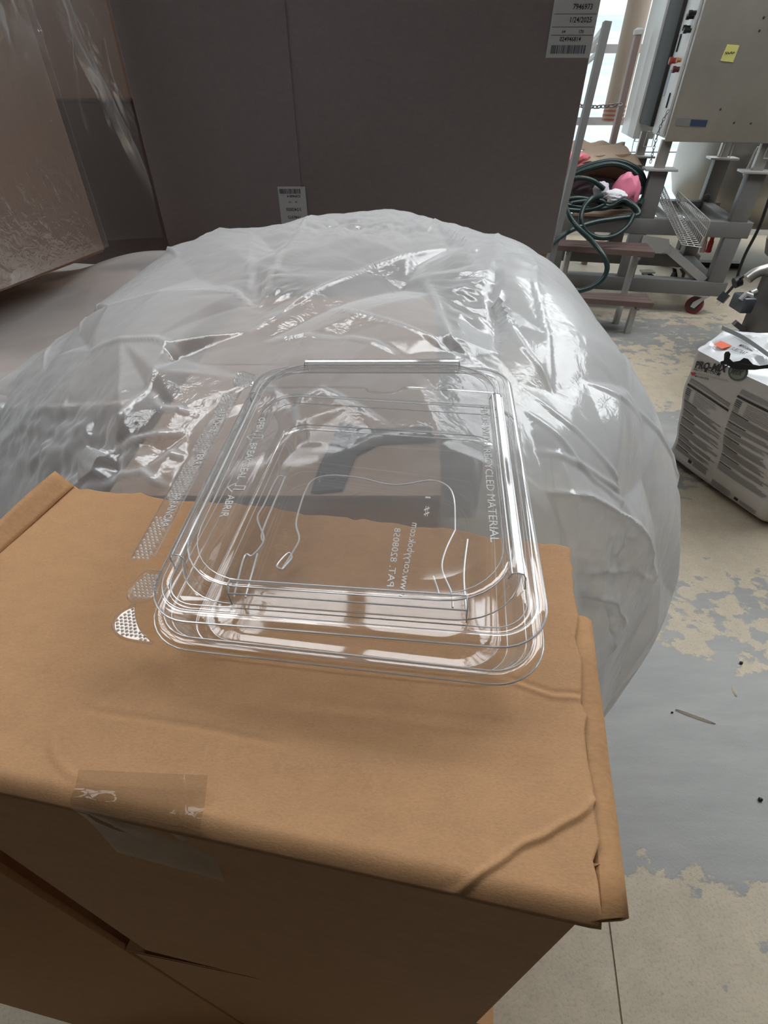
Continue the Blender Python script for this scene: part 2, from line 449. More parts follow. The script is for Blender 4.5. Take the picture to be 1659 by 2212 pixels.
def carton(name, label, corners, z0, z1, mat, group=None, seams=True, bev=.006):
    """closed carton on a plan quadrilateral, with its top flaps meeting in a seam"""
    c = [Vector((x, y, 0)) for x, y in corners]
    ctr = sum(c, Vector()) / 4
    t = thing(name, label, 'carton', (ctr.x, ctr.y, z0), 0, group)
    bm = bmesh.new()
    lo = [bm.verts.new((p.x - ctr.x, p.y - ctr.y, 0)) for p in c]; hi = [bm.verts.new((p.x - ctr.x, p.y - ctr.y, z1 - z0 - .005)) for p in c]
    bm.faces.new(lo[::-1]); bm.faces.new(hi)
    for i in range(4): bm.faces.new((lo[i], lo[(i + 1) % 4], hi[(i + 1) % 4], hi[i]))
    bmesh.ops.bevel(bm, geom=bm.edges[:], offset=bev, segments=2, affect='EDGES')
    me = bpy.data.meshes.new('body'); bm.to_mesh(me); bm.free(); smooth(me, 40); link('body', me, mat, t)
    if seams:
        q = [p - ctr for p in c]
        for a, b, c2, d in ((q[0], q[1], q[1].lerp(q[2], .496), q[0].lerp(q[3], .496)), (q[0].lerp(q[3], .504), q[1].lerp(q[2], .504), q[2], q[3])):
            f = MB(); h = z1 - z0
            V = [Vector((p.x, p.y, h - .005)) for p in (a, b, c2, d)] + [Vector((p.x, p.y, h)) for p in (a, b, c2, d)]
            f.add(V, [(3, 2, 1, 0), (4, 5, 6, 7), (0, 1, 5, 4), (1, 2, 6, 5), (2, 3, 7, 6), (3, 0, 4, 7)])
            f.build('top_flap', mat, t)
    return t

# ------------------------------------------------------------------ the carton in front
ZT = 1.335
FLb, FRb, BRb, BLb = Vector((-.268, .118, 0)), Vector((.089, .053, 0)), Vector((.134, .268, 0)), Vector((-.222, .333, 0))
car = thing('shipping_carton', 'brown cardboard carton under the clear container, its front edge mended with clear tape', 'carton', (-.07, .19, .862))
base = Vector((-.07, .19, .862))
bm = bmesh.new()
lo = [bm.verts.new(Vector((p.x, p.y, .862)) - base) for p in (FLb, FRb, BRb, BLb)]
hi = [bm.verts.new(Vector((p.x, p.y, ZT - .006)) - base) for p in (FLb, FRb, BRb, BLb)]
bm.faces.new(lo[::-1]); bm.faces.new(hi)
for i in range(4): bm.faces.new((lo[i], lo[(i + 1) % 4], hi[(i + 1) % 4], hi[i]))
bmesh.ops.bevel(bm, geom=bm.edges[:], offset=.005, segments=3, affect='EDGES')
me = bpy.data.meshes.new('body'); bm.to_mesh(me); bm.free(); smooth(me, 40); link('body', me, KRAFT, car)
# top flap: a sheet of board with creases and a soft rolled front edge
TA, TB, TC, TD = (-.312, .1245), (.0905, .0505), (.1395, .2755), (-.267, .348)
NU, NV = 300, 210
G = lerp_grid((*TA, 0), (*TB, 0), (*TC, 0), (*TD, 0), NU, NV)
rng = np.random.default_rng(3)
v_ = np.linspace(0, 1, NV)
ragged = .0008 * np.interp(np.linspace(0, 60, NU), np.arange(61), rng.normal(size=61)) + .0012 * np.interp(np.linspace(0, 14, NU), np.arange(15), rng.normal(size=15))
G[:, :, 1] += (ragged[:, None]) * (v_[None, :] ** 30)
ragr = .0012 * np.interp(np.linspace(0, 30, NV), np.arange(31), rng.normal(size=31))
G[-1, :, 0] += ragr; G[-2, :, 0] += ragr * .8
# notch at the back right corner: the flap is torn shorter there
un = np.linspace(0, 1, NU)
P = G.reshape(-1, 3).copy(); px = None
z = np.zeros(len(P))
def crease_top(pix, amp, w, side=0.0):
    Q = np.array([onz(a, b, ZT)[:2] for a, b in pix]); Q = np.c_[Q, np.zeros(len(Q))]
    d, t = polydist(P * np.array([1, 1, 0]), Q)
    return amp * np.maximum(0, 1 - d / w) * np.clip(np.minimum(t, 1 - t) * 6 + .25, 0, 1)
_f0, _f1 = onz(1286, 1744, ZT), onz(1006, 1914, ZT); _fd = np.array((_f1 - _f0).xy); _fd /= np.linalg.norm(_fd); _fnn = np.array((-_fd[1], _fd[0]))
_s = (P[:, :2] - np.array(_f0.xy)) @ _fnn; _corner_s = (np.array(TB) - np.array(_f0.xy)) @ _fnn
_s = _s * np.sign(_corner_s) + .0007 * np.sin(P[:, 0] * 130) + .0004 * np.sin(P[:, 0] * 310 + 1)
z -= .035 * np.maximum(0, _s) + .0011 * np.clip(_s / .0012 + .5, 0, 1) - .0012 * np.maximum(0, 1 - np.abs(_s + .0014) / .0022)
z += crease_top([(1097, 1473), (1193, 1507), (1261, 1510)], .0010, .0026)
z -= crease_top([(1090, 1462), (1193, 1497), (1261, 1500)], .0009, .0026)
z += crease_top([(115, 1600), (122, 1640), (150, 1672), (190, 1690)], .0007, .003)
z -= crease_top([(480, 1320), (300, 1460), (160, 1560)], .0006, .004)
z -= crease_top([(180, 1535), (420, 1570), (620, 1610)], .0006, .003)
z += crease_top([(1260, 1480), (1275, 1620), (1288, 1740)], -.0016, .006)
U = np.repeat(un, NV); Vv = np.tile(v_, NU)
z += .0012 * np.sin(U * 7 + 1) * np.sin(Vv * 5) + .0025 * np.exp(-((U - .35) / .3) ** 2) * (1 - Vv)
roll = np.clip(1 - Vv / .045, 0, 1)
z -= .0075 * roll ** 2.2
P[:, 2] = ZT + z
keep = np.array([True] * len(P))
G = P.reshape(NU, NV, 3)
top = grid_mesh('top_flap', G - np.array(base), KRAFT, car, sm=50)
so = top.modifiers.new('board', 'SOLIDIFY'); so.thickness = .004; so.offset = -1
# right-hand flap: a folded strip standing a little proud of the top's edge
st = [(1243, 1318, 1276, 1330), (1252, 1420, 1287, 1430), (1262, 1530, 1301, 1532), (1277, 1640, 1314, 1640), (1291, 1760, 1330, 1755), (1302, 1880, 1345, 1878), (1309, 1985, 1356, 1976)]
A = []
for (a, b, c_, d) in st:
    p = onz(a, b, ZT - .001); q = onz(c_, d, ZT - .003)
    p.x -= .004
    A.append([p + Vector((0, 0, -.008)), p.lerp(q, .3) + Vector((0, 0, -.0045)), p.lerp(q, .8) + Vector((0, 0, -.004)), q + Vector((0, 0, -.005)), q + Vector((-.001, 0, -.008)), q + Vector((-.012, 0, -.012))])
V = [v - base for r_ in A for v in r_]; n6 = 6
Fs = [(i * n6 + j, i * n6 + j + 1, (i + 1) * n6 + j + 1, (i + 1) * n6 + j) for i in range(len(A) - 1) for j in range(n6 - 1)]
sf = mesh('side_flap', V, Fs, KRAFT_EDGE, car, 35); so = sf.modifiers.new('board', 'SOLIDIFY'); so.thickness = .002; so.offset = -1
# left-hand flap, turned up
lf = lerp_grid((TA[0], TA[1], ZT - .001), (TD[0], TD[1], ZT - .001), (-.280, .352, ZT + .011), (TA[0] - .008, TA[1] + .004, ZT + .010), 30, 6)
lf[:, 3:, 2] += .0015 * np.sin(np.linspace(0, 9, 30))[:, None]
o = grid_mesh('side_flap', lf - np.array(base), KRAFT_EDGE, car); so = o.modifiers.new('board', 'SOLIDIFY'); so.thickness = .004; so.offset = 0
# clear tape folded over the front edge
fdir = (FRb - FLb).normalized(); fn = Vector((fdir.y, -fdir.x, 0))
def fface(px, py, off=.0015):
    r = ray(px, py); p0 = FLb + Vector((0, 0, ZT)) + fn * off
    t = (p0 - Vector((0, 0, H))).dot(fn) / r.dot(fn); return Vector((0, 0, H)) + r * t
NT, NS = 70, 50
rows = []
tb = (onz(185, 1668, ZT + .0015), onz(458, 1680, ZT + .0015)); te = (onz(162, 1738, ZT), onz(440, 1788, ZT)); tf = (fface(255, 1842), fface(487, 1905))
rng = np.random.default_rng(11)
TG = np.zeros((NT, NS, 3))
for i in range(NT):
    a = i / (NT - 1)
    p0 = np.array(tb[0].lerp(tb[1], a)); p1 = np.array(te[0].lerp(te[1], a)); p2 = np.array(tf[0].lerp(tf[1], a))
    for j in range(NS):
        b = j / (NS - 1)
        TG[i, j] = p0 + (p1 - p0) * (b / .5) if b < .5 else p1 + (p2 - p1) * ((b - .5) / .5)
PT = TG.reshape(-1, 3)
b_ = np.tile(np.linspace(0, 1, NS), NT); a_ = np.repeat(np.linspace(0, 1, NT), NS)
edge = np.exp(-((b_ - .46) / .14) ** 2)
dz = np.abs(crumple(PT, rng, (70, 130, 240), (.0012, .0009, .0005)))
dz = dz * (.15 + 2.2 * edge) + .004 * np.maximum(0, 1 - np.abs(a_ - .80 - .1 * b_) / .03) * np.clip(b_ / .1, 0, 1) * (b_ < .5)
dirn = np.array(Vector((0, -.25, 1)).normalized()); dirf = np.array(fn)
wgt = np.clip((b_ - .42) / .2, 0, 1)[:, None]
PT = PT + dz[:, None] * (dirn * (1 - wgt) + dirf * wgt) + dirn * (.0022 + .0052 * np.clip(1 - b_ / .5, 0, 1))[:, None] * (1 - wgt)
grid_mesh('tape', PT.reshape(NT, NS, 3) - np.array(base), TAPE, car, sm=60)

# cartons below and to the left of it
lc = carton('shipping_carton', 'shadowed carton at the bottom left, beside the front carton across a black gap', [(-.63, .124), (-.350, .124), (-.345, .335), (-.60, .345)], .0, 1.235, KRAFT)
MB().box((-.63 - lc.location.x, .1175 - lc.location.y, .001), (-.289 - lc.location.x, .1235 - lc.location.y, 1.233), bev=.0015).build('gap_front_panel', KRAFT, lc, 40)  # thin added panel, the body set back behind it to darken the gap
MB().box((-.352 - lc.location.x, .1236 - lc.location.y, 1.226), (-.289 - lc.location.x, .335 - lc.location.y, 1.233)).build('side_flap', KRAFT, lc)  # cover added over the hollow that darkens the gap
carton('shipping_carton', 'carton in deep shadow underneath the taped front carton', [(-.2884, .1185), (.112, .058), (.155, .335), (-.232, .345)], .0, .861, KRAFT)

# ------------------------------------------------------------------ clear hinged food container
CO = Vector((-.1309, .1716, 1.3825)); E1 = Vector((.0794, .1408, 1.3965)) - CO; E2 = Vector((-.1084, .4273, 1.4059)) - CO
CW, CL = E1.length, E2.length
e1, e2 = E1.normalized(), E2.normalized(); cn = e1.cross(e2).normalized()
con = thing('food_container', 'clear plastic hinged food container with embossed lid, on the brown carton', 'container', CO - cn * .047 + E1 * .5 + E2 * .3)
def Lp(u, v, w): return CO + e1 * u + e2 * v + cn * w
BO = onz(296, 1384, 1.364); be1 = onz(1183, 1484, 1.364) - BO; BW = be1.length; be1.normalize()
B2 = (E2 - be1 * E2.dot(be1)); B2.z = .016; B2.normalize()
bn = be1.cross(B2).normalized(); BL = CL + .006
def Bp(u, v, w): return BO + be1 * u + B2 * v + bn * w
def uv_on(px, py, fn_, w):
    o = fn_(0, 0, w); a = fn_(1, 0, w) - o; b = fn_(0, 1, w) - o; n = a.cross(b)
    r = ray(px, py); t = (o - Vector((0, 0, H))).dot(n) / r.dot(n); p = Vector((0, 0, H)) + r * t - o
    m = Matrix(((a.dot(a), a.dot(b)), (a.dot(b), b.dot(b)))).inverted() @ Vector((p.dot(a), p.dot(b))); return m.x, m.y
def rrect(w, l, d, r, n=10):
    out = []; r = max(r, .002)
    for cx, cy, a0 in ((w - d - r, d + r, -90), (w - d - r, l - d - r, 0), (d + r, l - d - r, 90), (d + r, d + r, 180)):
        for k in range(n + 1):
            a = R(a0 + 90 * k / n); out.append((cx + r * math.cos(a), cy + r * math.sin(a)))
    # straight runs get a few points so the sides can bow
    return out
def loft(fn_, w, l, prof, cap=True, bow=0.0):
    V = []; Fs = []; n = None
    for (d, h, r) in prof:
        lp = rrect(w, l, d, r); n = len(lp)
        V += [fn_(a, b, h) for a, b in lp]
    for i in range(len(prof) - 1):
        for k in range(n):
            Fs.append((i * n + k, i * n + (k + 1) % n, (i + 1) * n + (k + 1) % n, (i + 1) * n + k))
    if cap: Fs.append(tuple((len(prof) - 1) * n + k for k in range(n)))
    return V, Fs
def cpart(name, V, Fs, mat, parent, sm=30):
    o = con.location; b = Vector((0, 0, 0))
    me_o = mesh(name, [v - o for v in V], Fs, mat, parent, sm); return me_o
lidprof = [(-.0008, -.004, .027), (-.0004, -.001, .026), (.0006, .0012, .0255), (.0022, .0018, .024), (.0048, .0016, .022), (.0058, -.0004, .021), (.0066, -.0008, .0205), (.0082, -.0006, .019), (.0090, .0008, .0185), (.0100, .0014, .020),
           (.0106, .0020, .036), (.0112, .0030, .037), (.0122, .0088, .038), (.0130, .0106, .038), (.0146, .0116, .038), (.0176, .0118, .037), (.0200, .0108, .036), (.028, .0106, .034)]
V, Fs = loft(Lp, CW, CL, lidprof)
lid = cpart('lid', V, Fs, PLASTIC, con, 34)
lid['label'] = 'clear raised lid with long ridges near its four edges'
HT = .0106
def lid_ridge(a, b, out, w=.0095):
    """raised bar from a to b (u,v), 'out' points to the rim"""
    a = Vector((*a, 0)); b = Vector((*b, 0)); out = Vector((*out, 0)); t = (b - a).normalized()
    prof = [(.0040, .0025), (.0034, .0120), (.0022, .0146), (-.0008, .0154), (-.0034, .0146), (-.0050, .0104)]
    V = []; Fs = []
    st = [(0, -.002, .35), (0, 0, 1), (0.0, .004, 1), (1, -.004, 1), (1, 0, 1), (1, .002, .35)]
    for (e, off, sc) in st:
        p0 = (a if e == 0 else b) + t * off
        for (d, h) in prof:
            q = p0 + out * d * (1 + .35 * (1 - sc)); V.append(Lp(q.x, q.y, .0025 + (h - .0025) * (sc if sc < 1 else 1)))
    m = len(prof)
    for i in range(len(st) - 1):
        for j in range(m - 1): Fs.append((i * m + j, i * m + j + 1, (i + 1) * m + j + 1, (i + 1) * m + j))
    cpart('stacking_ridge', V, Fs, PLASTIC, lid, 30)
    for j in (1, 4):
        mb = MB(); mb.tube([V[m + j] - con.location, V[4 * m + j] - con.location], .00045, 5); mb.tube([V[1 * m + q] - con.location for q in range(m)], .00035, 5); mb.tube([V[4 * m + q] - con.location for q in range(m)], .00035, 5)
        mb.build('ridge_edge_glint', EDGE_GLINT, lid, 60)  # white tubes painting the light caught on the ridge edges
hb = .0152
pl, pr_ = uv_on(405, 1200, Lp, hb), uv_on(567, 848, Lp, hb); lid_ridge((.0140, pl[1]), (.0140, pr_[1]), (-1, 0))
pl, pr_ = uv_on(1112, 1238, Lp, hb), uv_on(1080, 850, Lp, hb); lid_ridge((CW - .0140, pl[1]), (CW - .0140, pr_[1]), (1, 0))
pl, pr_ = uv_on(478, 1298, Lp, hb), uv_on(1010, 1322, Lp, hb); lid_ridge((pl[0], .0135), (pr_[0], .0135), (0, -1))
pl, pr_ = uv_on(655, 788, Lp, hb), uv_on(993, 800, Lp, hb); lid_ridge((pl[0], CL - .0135), (pr_[0], CL - .0135), (0, 1))
# shallow recess step along the back of the lid's panel
ribs = MB()
def rib(fn_, pts, w, r=.0007):
    q = [fn_(*uv_on(a, b, fn_, w), w) for a, b in pts]; return spline(q, 6), r
# base tray
bprof = [(-.0010, -.0030, .030), (-.0008, -.0006, .030), (.0004, .0010, .029), (.0024, .0014, .027), (.0050, .0010, .024), (.0062, -.0012, .022), (.0070, -.0040, .022), (.0085, -.0045, .021), (.0095, -.0070, .020), (.0115, -.0150, .020), (.0140, -.0215, .021), (.0165, -.0238, .022), (.0200, -.0245, .022), (.030, -.0240, .022), (.034, -.0228, .02), (.038, -.0226, .02)]
V, Fs = loft(Bp, BW, BL, bprof)
tray = cpart('base_tray', V, Fs, PLASTIC, con, 34)
wb = -.0222
for pts in ([(983, 1145), (981, 1080), (966, 1050), (930, 1038), (870, 1047), (830, 1045), (780, 1033), (720, 1027), (680, 1035), (660, 1060), (640, 1125), (646, 1160), (640, 1180), (610, 1228)],
            [(983, 1145), (962, 1190), (955, 1230), (975, 1280), (978, 1312)], [(936, 1245), (945, 1272), (948, 1284)],
            [(612, 1030), (598, 1034), (570, 1090), (556, 1120), (570, 1165), (545, 1200), (528, 1202), (505, 1290)], [(616, 1030), (590, 1090), (566, 1150), (568, 1170)], [(556, 1196), (530, 1290)],
            [(610, 1230), (598, 1222), (622, 1195), (630, 1205), (610, 1230)], [(1010, 1165), (1002, 1240), (1008, 1330)]):
    mb = MB(); q, r = rib(Bp, pts, wb); mb.tube([p - con.location for p in q], r, 6); mb.build('molded_rib', EMBOSS, tray, 50)
q, r = rib(Lp, [(560, 838), (700, 836), (780, 838), (800, 846), (840, 849), (868, 842), (890, 838), (1070, 850)], HT)
mb = MB(); mb.tube([p - con.location for p in q], .0009, 6); mb.build('molded_rib', PLASTIC, lid, 50)
# crisp edges of the mouldings, their bright reflections painted as white tubes
def bead(fn_, w, l, d, h, r, rad, parent):
    lp = rrect(w, l, d, r, 8); q = [fn_(a, b, h) - con.location for a, b in lp]
    mb = MB(); mb.tube(q + [q[0]], rad, 5, False); mb.build('rim_edge_glint', EDGE_GLINT, parent, 60)
for (d, h, r, rad) in ((-.0006, -.0012, .027, .00055), (.0048, .0016, .022, .0003), (.0090, .0006, .0185, .00035), (.0106, .0022, .036, .00035), (.0150, .0118, .038, .00045), (.0195, .0110, .036, .0003)): bead(Lp, CW, CL, d, h, r, rad, lid)
for (d, h, r, rad) in ((-.0010, -.0022, .030, .00055), (.0050, .0012, .024, .0004), (.0078, -.0042, .0215, .00035), (.0150, -.0222, .0215, .0004), (.0200, -.0242, .022, .0003)): bead(Bp, BW, BL, d, h, r, rad, tray)
# embossed words
def emboss(body, fn_, c, w, size, xdir, ydir, mirror=False, parent=None, ex=.00025, sx=1.0, name='embossed_lettering', mat=None):
    V, Fs = text_geo(body, size, ex, 0.0)
    out = []
    for v in V:
        x = -v.x if mirror else v.x
        u = c[0] + (x * xdir[0] * sx + v.y * ydir[0]); q = c[1] + (x * xdir[1] * sx + v.y * ydir[1]); out.append(fn_(u, q, w + v.z + .0002))
    return cpart(name, out, Fs, mat or EMBOSS, parent)
def along(fn_, w, p, q):
    a, b = uv_on(*p, fn_, w), uv_on(*q, fn_, w); c = ((a[0] + b[0]) / 2, (a[1] + b[1]) / 2); l = math.dist(a, b); return c, l, ((b[0] - a[0]) / l, (b[1] - a[1]) / l)
def lettering(body, fn_, w, p, q, size, **kw):
    c, l, d = along(fn_, w, p, q); V, _ = text_geo(body, size, kw.get('ex', .00025), 0.0)
    wid = max(v.x for v in V) - min(v.x for v in V)
    yd = (-d[1], d[0])
    if kw.pop('flip', False): yd = (d[1], -d[0])
    return emboss(body, fn_, c, w, size, d, yd, sx=l / wid, **kw)
lettering('MADE WITH RECYCLED MATERIAL', Lp, HT, (1044, 878), (1068, 1172), .0068, parent=lid)
lettering('OPEN', Lp, HT, (566, 903), (558, 934), .0072, parent=lid)
lettering('BREAK SEAL', Lp, HT, (548, 958), (519, 1036), .0072, parent=lid)
lettering('ABRIR', Lp, HT, (500, 1070), (482, 1118), .0072, parent=lid)
for p in ((553, 945), (513, 1055)):
    u, v = uv_on(*p, Lp, HT); mb = MB()
    ar = [(-.0065, 0), (-.002, .004), (-.002, .0016), (.005, .0016), (.005, -.0016), (-.002, -.0016), (-.002, -.004), (-.0065, 0)]
    mb.tube([Lp(u + a, v + b, HT + .0004) - con.location for a, b in ar], .0005, 5); mb.build('embossed_arrow', EMBOSS, lid)
lettering('www.coryybok.com', Bp, wb, (868, 1290), (897, 1130), .0075, parent=tray, flip=True)
lettering('PAT. 8208058', Bp, wb, (842, 1268), (858, 1142), .0066, parent=tray, flip=True)
lettering('# 1', Bp, wb, (922, 1112), (924, 1070), .006, parent=tray, flip=True)
# tear strip along the left edge, with its gripping pads
ws = -.004
sa, sb = uv_on(322, 1204, Lp, ws), uv_on(512, 848, Lp, ws)
def SP(s, a, w=0.0):
    return Lp(sa[0] + (sb[0] - sa[0]) * s - .0140 * a + .002, sa[1] + (sb[1] - sa[1]) * s, ws + w)
V = []; Fs = []; n = 24
sec = [(-.25, .0025), (0.0, .0002), (.08, 0), (.9, 0), (1.0, -.0004), (1.06, -.003)]
for i in range(n + 1):
    for a, w in sec: V.append(SP(i / n, a, w))
m = len(sec)
for i in range(n):
    for j in range(m - 1): Fs.append((i * m + j, i * m + j + 1, (i + 1) * m + j + 1, (i + 1) * m + j))
strip = cpart('tear_strip', V, Fs, PLASTIC, con, 40)
def bumps(fn_, inside, u0, u1, v0, v1, st, w, r, parent, name='grip_texture'):
    mb = MB(); j = 0; v = v0
    while v < v1:
        u = u0 + (st / 2 if j % 2 else 0)
        while u < u1:
            if inside(u, v):
                mb.add([fn_(u - r, v, w), fn_(u, v - r, w), fn_(u + r, v, w), fn_(u, v + r, w), fn_(u, v, w + r * .8)], [(0, 1, 4), (1, 2, 4), (2, 3, 4), (3, 0, 4)])
            u += st
        v += st * .8; j += 1
    mb.V = [p - con.location for p in mb.V]
    o = mb.build(name, EMBOSS, parent); o['kind'] = 'stuff'; return o
for p, hl in (((490, 872), .014), ((446, 952), .013), ((403, 1040), .016), ((340, 1162), .017)):
    v = uv_on(*p, Lp, ws)[1]; s = (v - sa[1]) / (sb[1] - sa[1]); ln = sb[1] - sa[1]
    bumps(lambda a, b, w: SP(b / ln, a / .0140, w), lambda a, b: True, .0025, .0125, s * ln - hl, s * ln + hl, .0030, .0002, .0013, strip)
for body, p, q in (('ARRACHEZ', (481, 884), (458, 935)), ('TEAR', (437, 975), (424, 1006)), ('ARRANCAR', (385, 1066), (352, 1140))):
    lettering(body, Lp, ws, p, q, .0078, parent=strip, ex=.0004)
# corner tabs
def tab(fn_, pix, w, parent, name='pull_tab'):
    pts = [uv_on(a, b, fn_, w) for a, b in pix]
    q = spline([Vector((a, b, 0)) for a, b in pts + [pts[0]]], 5)[:-1]
    c = sum(q, Vector()) / len(q); n = len(q)
    V = [fn_(p.x, p.y, w - .0006) for p in q] + [fn_(p.x, p.y, w + .0010) for p in q] + [fn_(*(c + (p - c) * .93).xy, w + .0016) for p in q] + [fn_(*(c + (p - c) * .84).xy, w + .0002) for p in q]
    Fs = [(k * n + i, k * n + (i + 1) % n, (k + 1) * n + (i + 1) % n, (k + 1) * n + i) for k in range(3) for i in range(n)] + [tuple(3 * n + i for i in range(n))]
    o = cpart(name, V, Fs, PLASTIC, parent, 40)
    def ins(u, v):
        k = False; P_ = [(c + (p - c) * .8) for p in q]; jj = n - 1
        for i in range(n):
            if (P_[i].y > v) != (P_[jj].y > v) and u < (P_[jj].x - P_[i].x) * (v - P_[i].y) / (P_[jj].y - P_[i].y) + P_[i].x: k = not k
            jj = i
        return k
    us = [p.x for p in q]; vs = [p.y for p in q]
    bumps(fn_, ins, min(us), max(us), min(vs), max(vs), .0026, w + .0003, .0012, parent)
tab(Lp, [(350, 1235), (318, 1232), (292, 1256), (276, 1284), (281, 1300), (308, 1302), (338, 1290), (348, 1262)], -.001, lid)
tab(Lp, [(552, 812), (522, 803), (508, 815), (505, 832), (522, 840), (544, 836)], -.001, lid)
tab(Bp, [(292, 1304), (262, 1318), (243, 1342), (246, 1366), (268, 1381), (300, 1388), (332, 1391), (310, 1370), (296, 1340)], .000, tray)

# ------------------------------------------------------------------ cartons behind
carton('bulk_carton', 'broad brown carton seen dimly inside the milky plastic bag', [(-.34, .49), (.07, .49), (.12, 1.24), (-.33, 1.25)], .14, 1.212, KRAFT_ROSE)
carton('bulk_carton', 'tan carton at the left edge, flat under the thin clear plastic sheet', [(-1.55, .80), (-.44, .80), (-.42, 1.62), (-1.55, 1.66)], .14, 1.165, KRAFT_ROSE)
carton('bulk_carton', 'low carton behind the plastic bag that carries the tall dark carton', [(-.64, 1.68), (.40, 1.68), (.40, 2.85), (-.64, 2.85)], .14, 1.155, KRAFT_GREY)
# the tall dark carton
YD = 1.70
dk = thing('bulk_carton', 'tall dark grey-brown carton across the top of the photo, with paper labels', 'carton', (-.07, YD + .57, 1.197))
def dface(px, py, off=0.0): return ony(px, py, YD - off)
xl, xr = -.655, .514; zb, zt = 1.197, 2.30
bo = dk.location
mb = MB(); mb.box((xl - bo.x, YD - bo.y, 0), (xr - bo.x, YD + 1.14 - bo.y, zt - zb), bev=.008); mb.build('body', KRAFT_GREY, dk, 40)
mb = MB()
mb.box((-.236 - bo.x, YD - .0022 - bo.y, .004), (xl + .008 - bo.x, YD + .002 - bo.y, zt - zb - .005), bev=.0009); mb.build('overlap_panel', KRAFT_GREY, dk, 40)
mb = MB(); mb.box((xl + .03 - bo.x, YD + .02 - bo.y, -.040), (xr - .008 - bo.x, YD + 1.10 - bo.y, 0), bev=.004); mb.build('base_tray', KRAFT_ROSE, dk, 40)
def flat_label(parent, corners, name, items, off=.0035, bars=None, lines=()):
    """paper label on the dark face: corners = x0,x1,z0,z1; items = (text,x,z,size,flip)"""
    x0, x1, z0, z1 = corners; o = parent.location
    lab = MB().box((x0 - o.x, YD - off - o.y, z0 - o.z), (x1 - o.x, YD - off + .0012 - o.y, z1 - o.z)).build(name, PAPER, parent)
    mb = MB()
    for body, x, z, sz, flip in items:
        V, Fs = text_geo(body, sz, 0, sz * .012)
        s = -1 if flip else 1
        mb.add([Vector((x + v.x * s - o.x, YD - off - .0006 - o.y, z + v.y * s - o.z)) for v in V], Fs)
    for (xa, xb, z) in lines: mb.add([(xa - o.x, YD - off - .0005 - o.y, z - o.z), (xb - o.x, YD - off - .0005 - o.y, z - o.z), (xb - o.x, YD - off - .0005 - o.y, z + .0008 - o.z), (xa - o.x, YD - off - .0005 - o.y, z + .0008 - o.z)], [(0, 1, 2, 3)])
    if mb.V: mesh('printed_text', mb.V, mb.F, INK, lab)
    if bars:
        xa, xb, za, zb_ = bars; mb = MB(); x = xa; rr = random.Random(5)
        while x < xb - .002:
            w = rr.choice((.0012, .0018, .003)); 
            mb.add([(x - o.x, YD - off - .0006 - o.y, za - o.z), (x + w - o.x, YD - off - .0006 - o.y, za - o.z), (x + w - o.x, YD - off - .0006 - o.y, zb_ - o.z), (x - o.x, YD - off - .0006 - o.y, zb_ - o.z)], [(0, 1, 2, 3)])
            x += w + rr.choice((.0008, .0012, .0022))
        mesh('barcode', mb.V, mb.F, BARINK, lab)
    return lab
flat_label(dk, (.402, .511, 1.645, 1.80), 'shipping_label', [('7946973', .472, 1.735, .0135, 0), ('1/24/2025', .472, 1.7125, .0135, 0), ('64', .436, 1.692, .0085, 0), ('170', .478, 1.692, .0085, 0), ('024946814', .455, 1.6785, .0115, 0)],
           bars=(.412, .497, 1.6525, 1.668), lines=((.406, .507, 1.7225), (.406, .507, 1.700), (.406, .507, 1.6855)))
lb = flat_label(dk, (-.302, -.2235, 1.255, 1.3725), 'shipping_label', [('024946814', -.258, 1.3495, .0085, 1), ('64      170', -.262, 1.335, .006, 1), ('1/24/2025', -.262, 1.3165, .011, 1), ('7946973', -.262, 1.297, .011, 1)], bars=(-.297, -.236, 1.3555, 1.367))
lb['label'] = 'dull shipping label stuck on upside down'
# left side: a tall carton wrapped in clear film, and a pair in the gap behind it
LP0, LP1 = Vector((-.722, 1.45, 0)), Vector((-.835, .98, 0))
ld = (LP1 - LP0).normalized(); ln_ = Vector((-ld.y, ld.x, 0)); ln_ = ln_ if ln_.x > 0 else -ln_
wc = carton('bulk_carton', 'tall brown carton at the left edge wrapped in shiny clear film', [tuple((LP1 - ln_ * .7).xy), tuple(LP1.xy), tuple(LP0.xy), tuple((LP0 - ln_ * .7).xy)], 1.262, 2.08, KRAFT_ROSE, seams=False)
carton('bulk_carton', 'tan carton high up in the gap between the wrapped carton and the dark carton', [(-1.25, 2.02), (-.668, 2.02), (-.668, 2.7), (-1.25, 2.7)], 1.555, 2.1, KRAFT_ROSE)
carton('bulk_carton', 'shadowed carton low in the gap at the left of the tall dark carton', [(-1.28, 2.16), (-.68, 2.16), (-.68, 2.85), (-1.28, 2.85)], .14, 1.555, KRAFT_GREY)

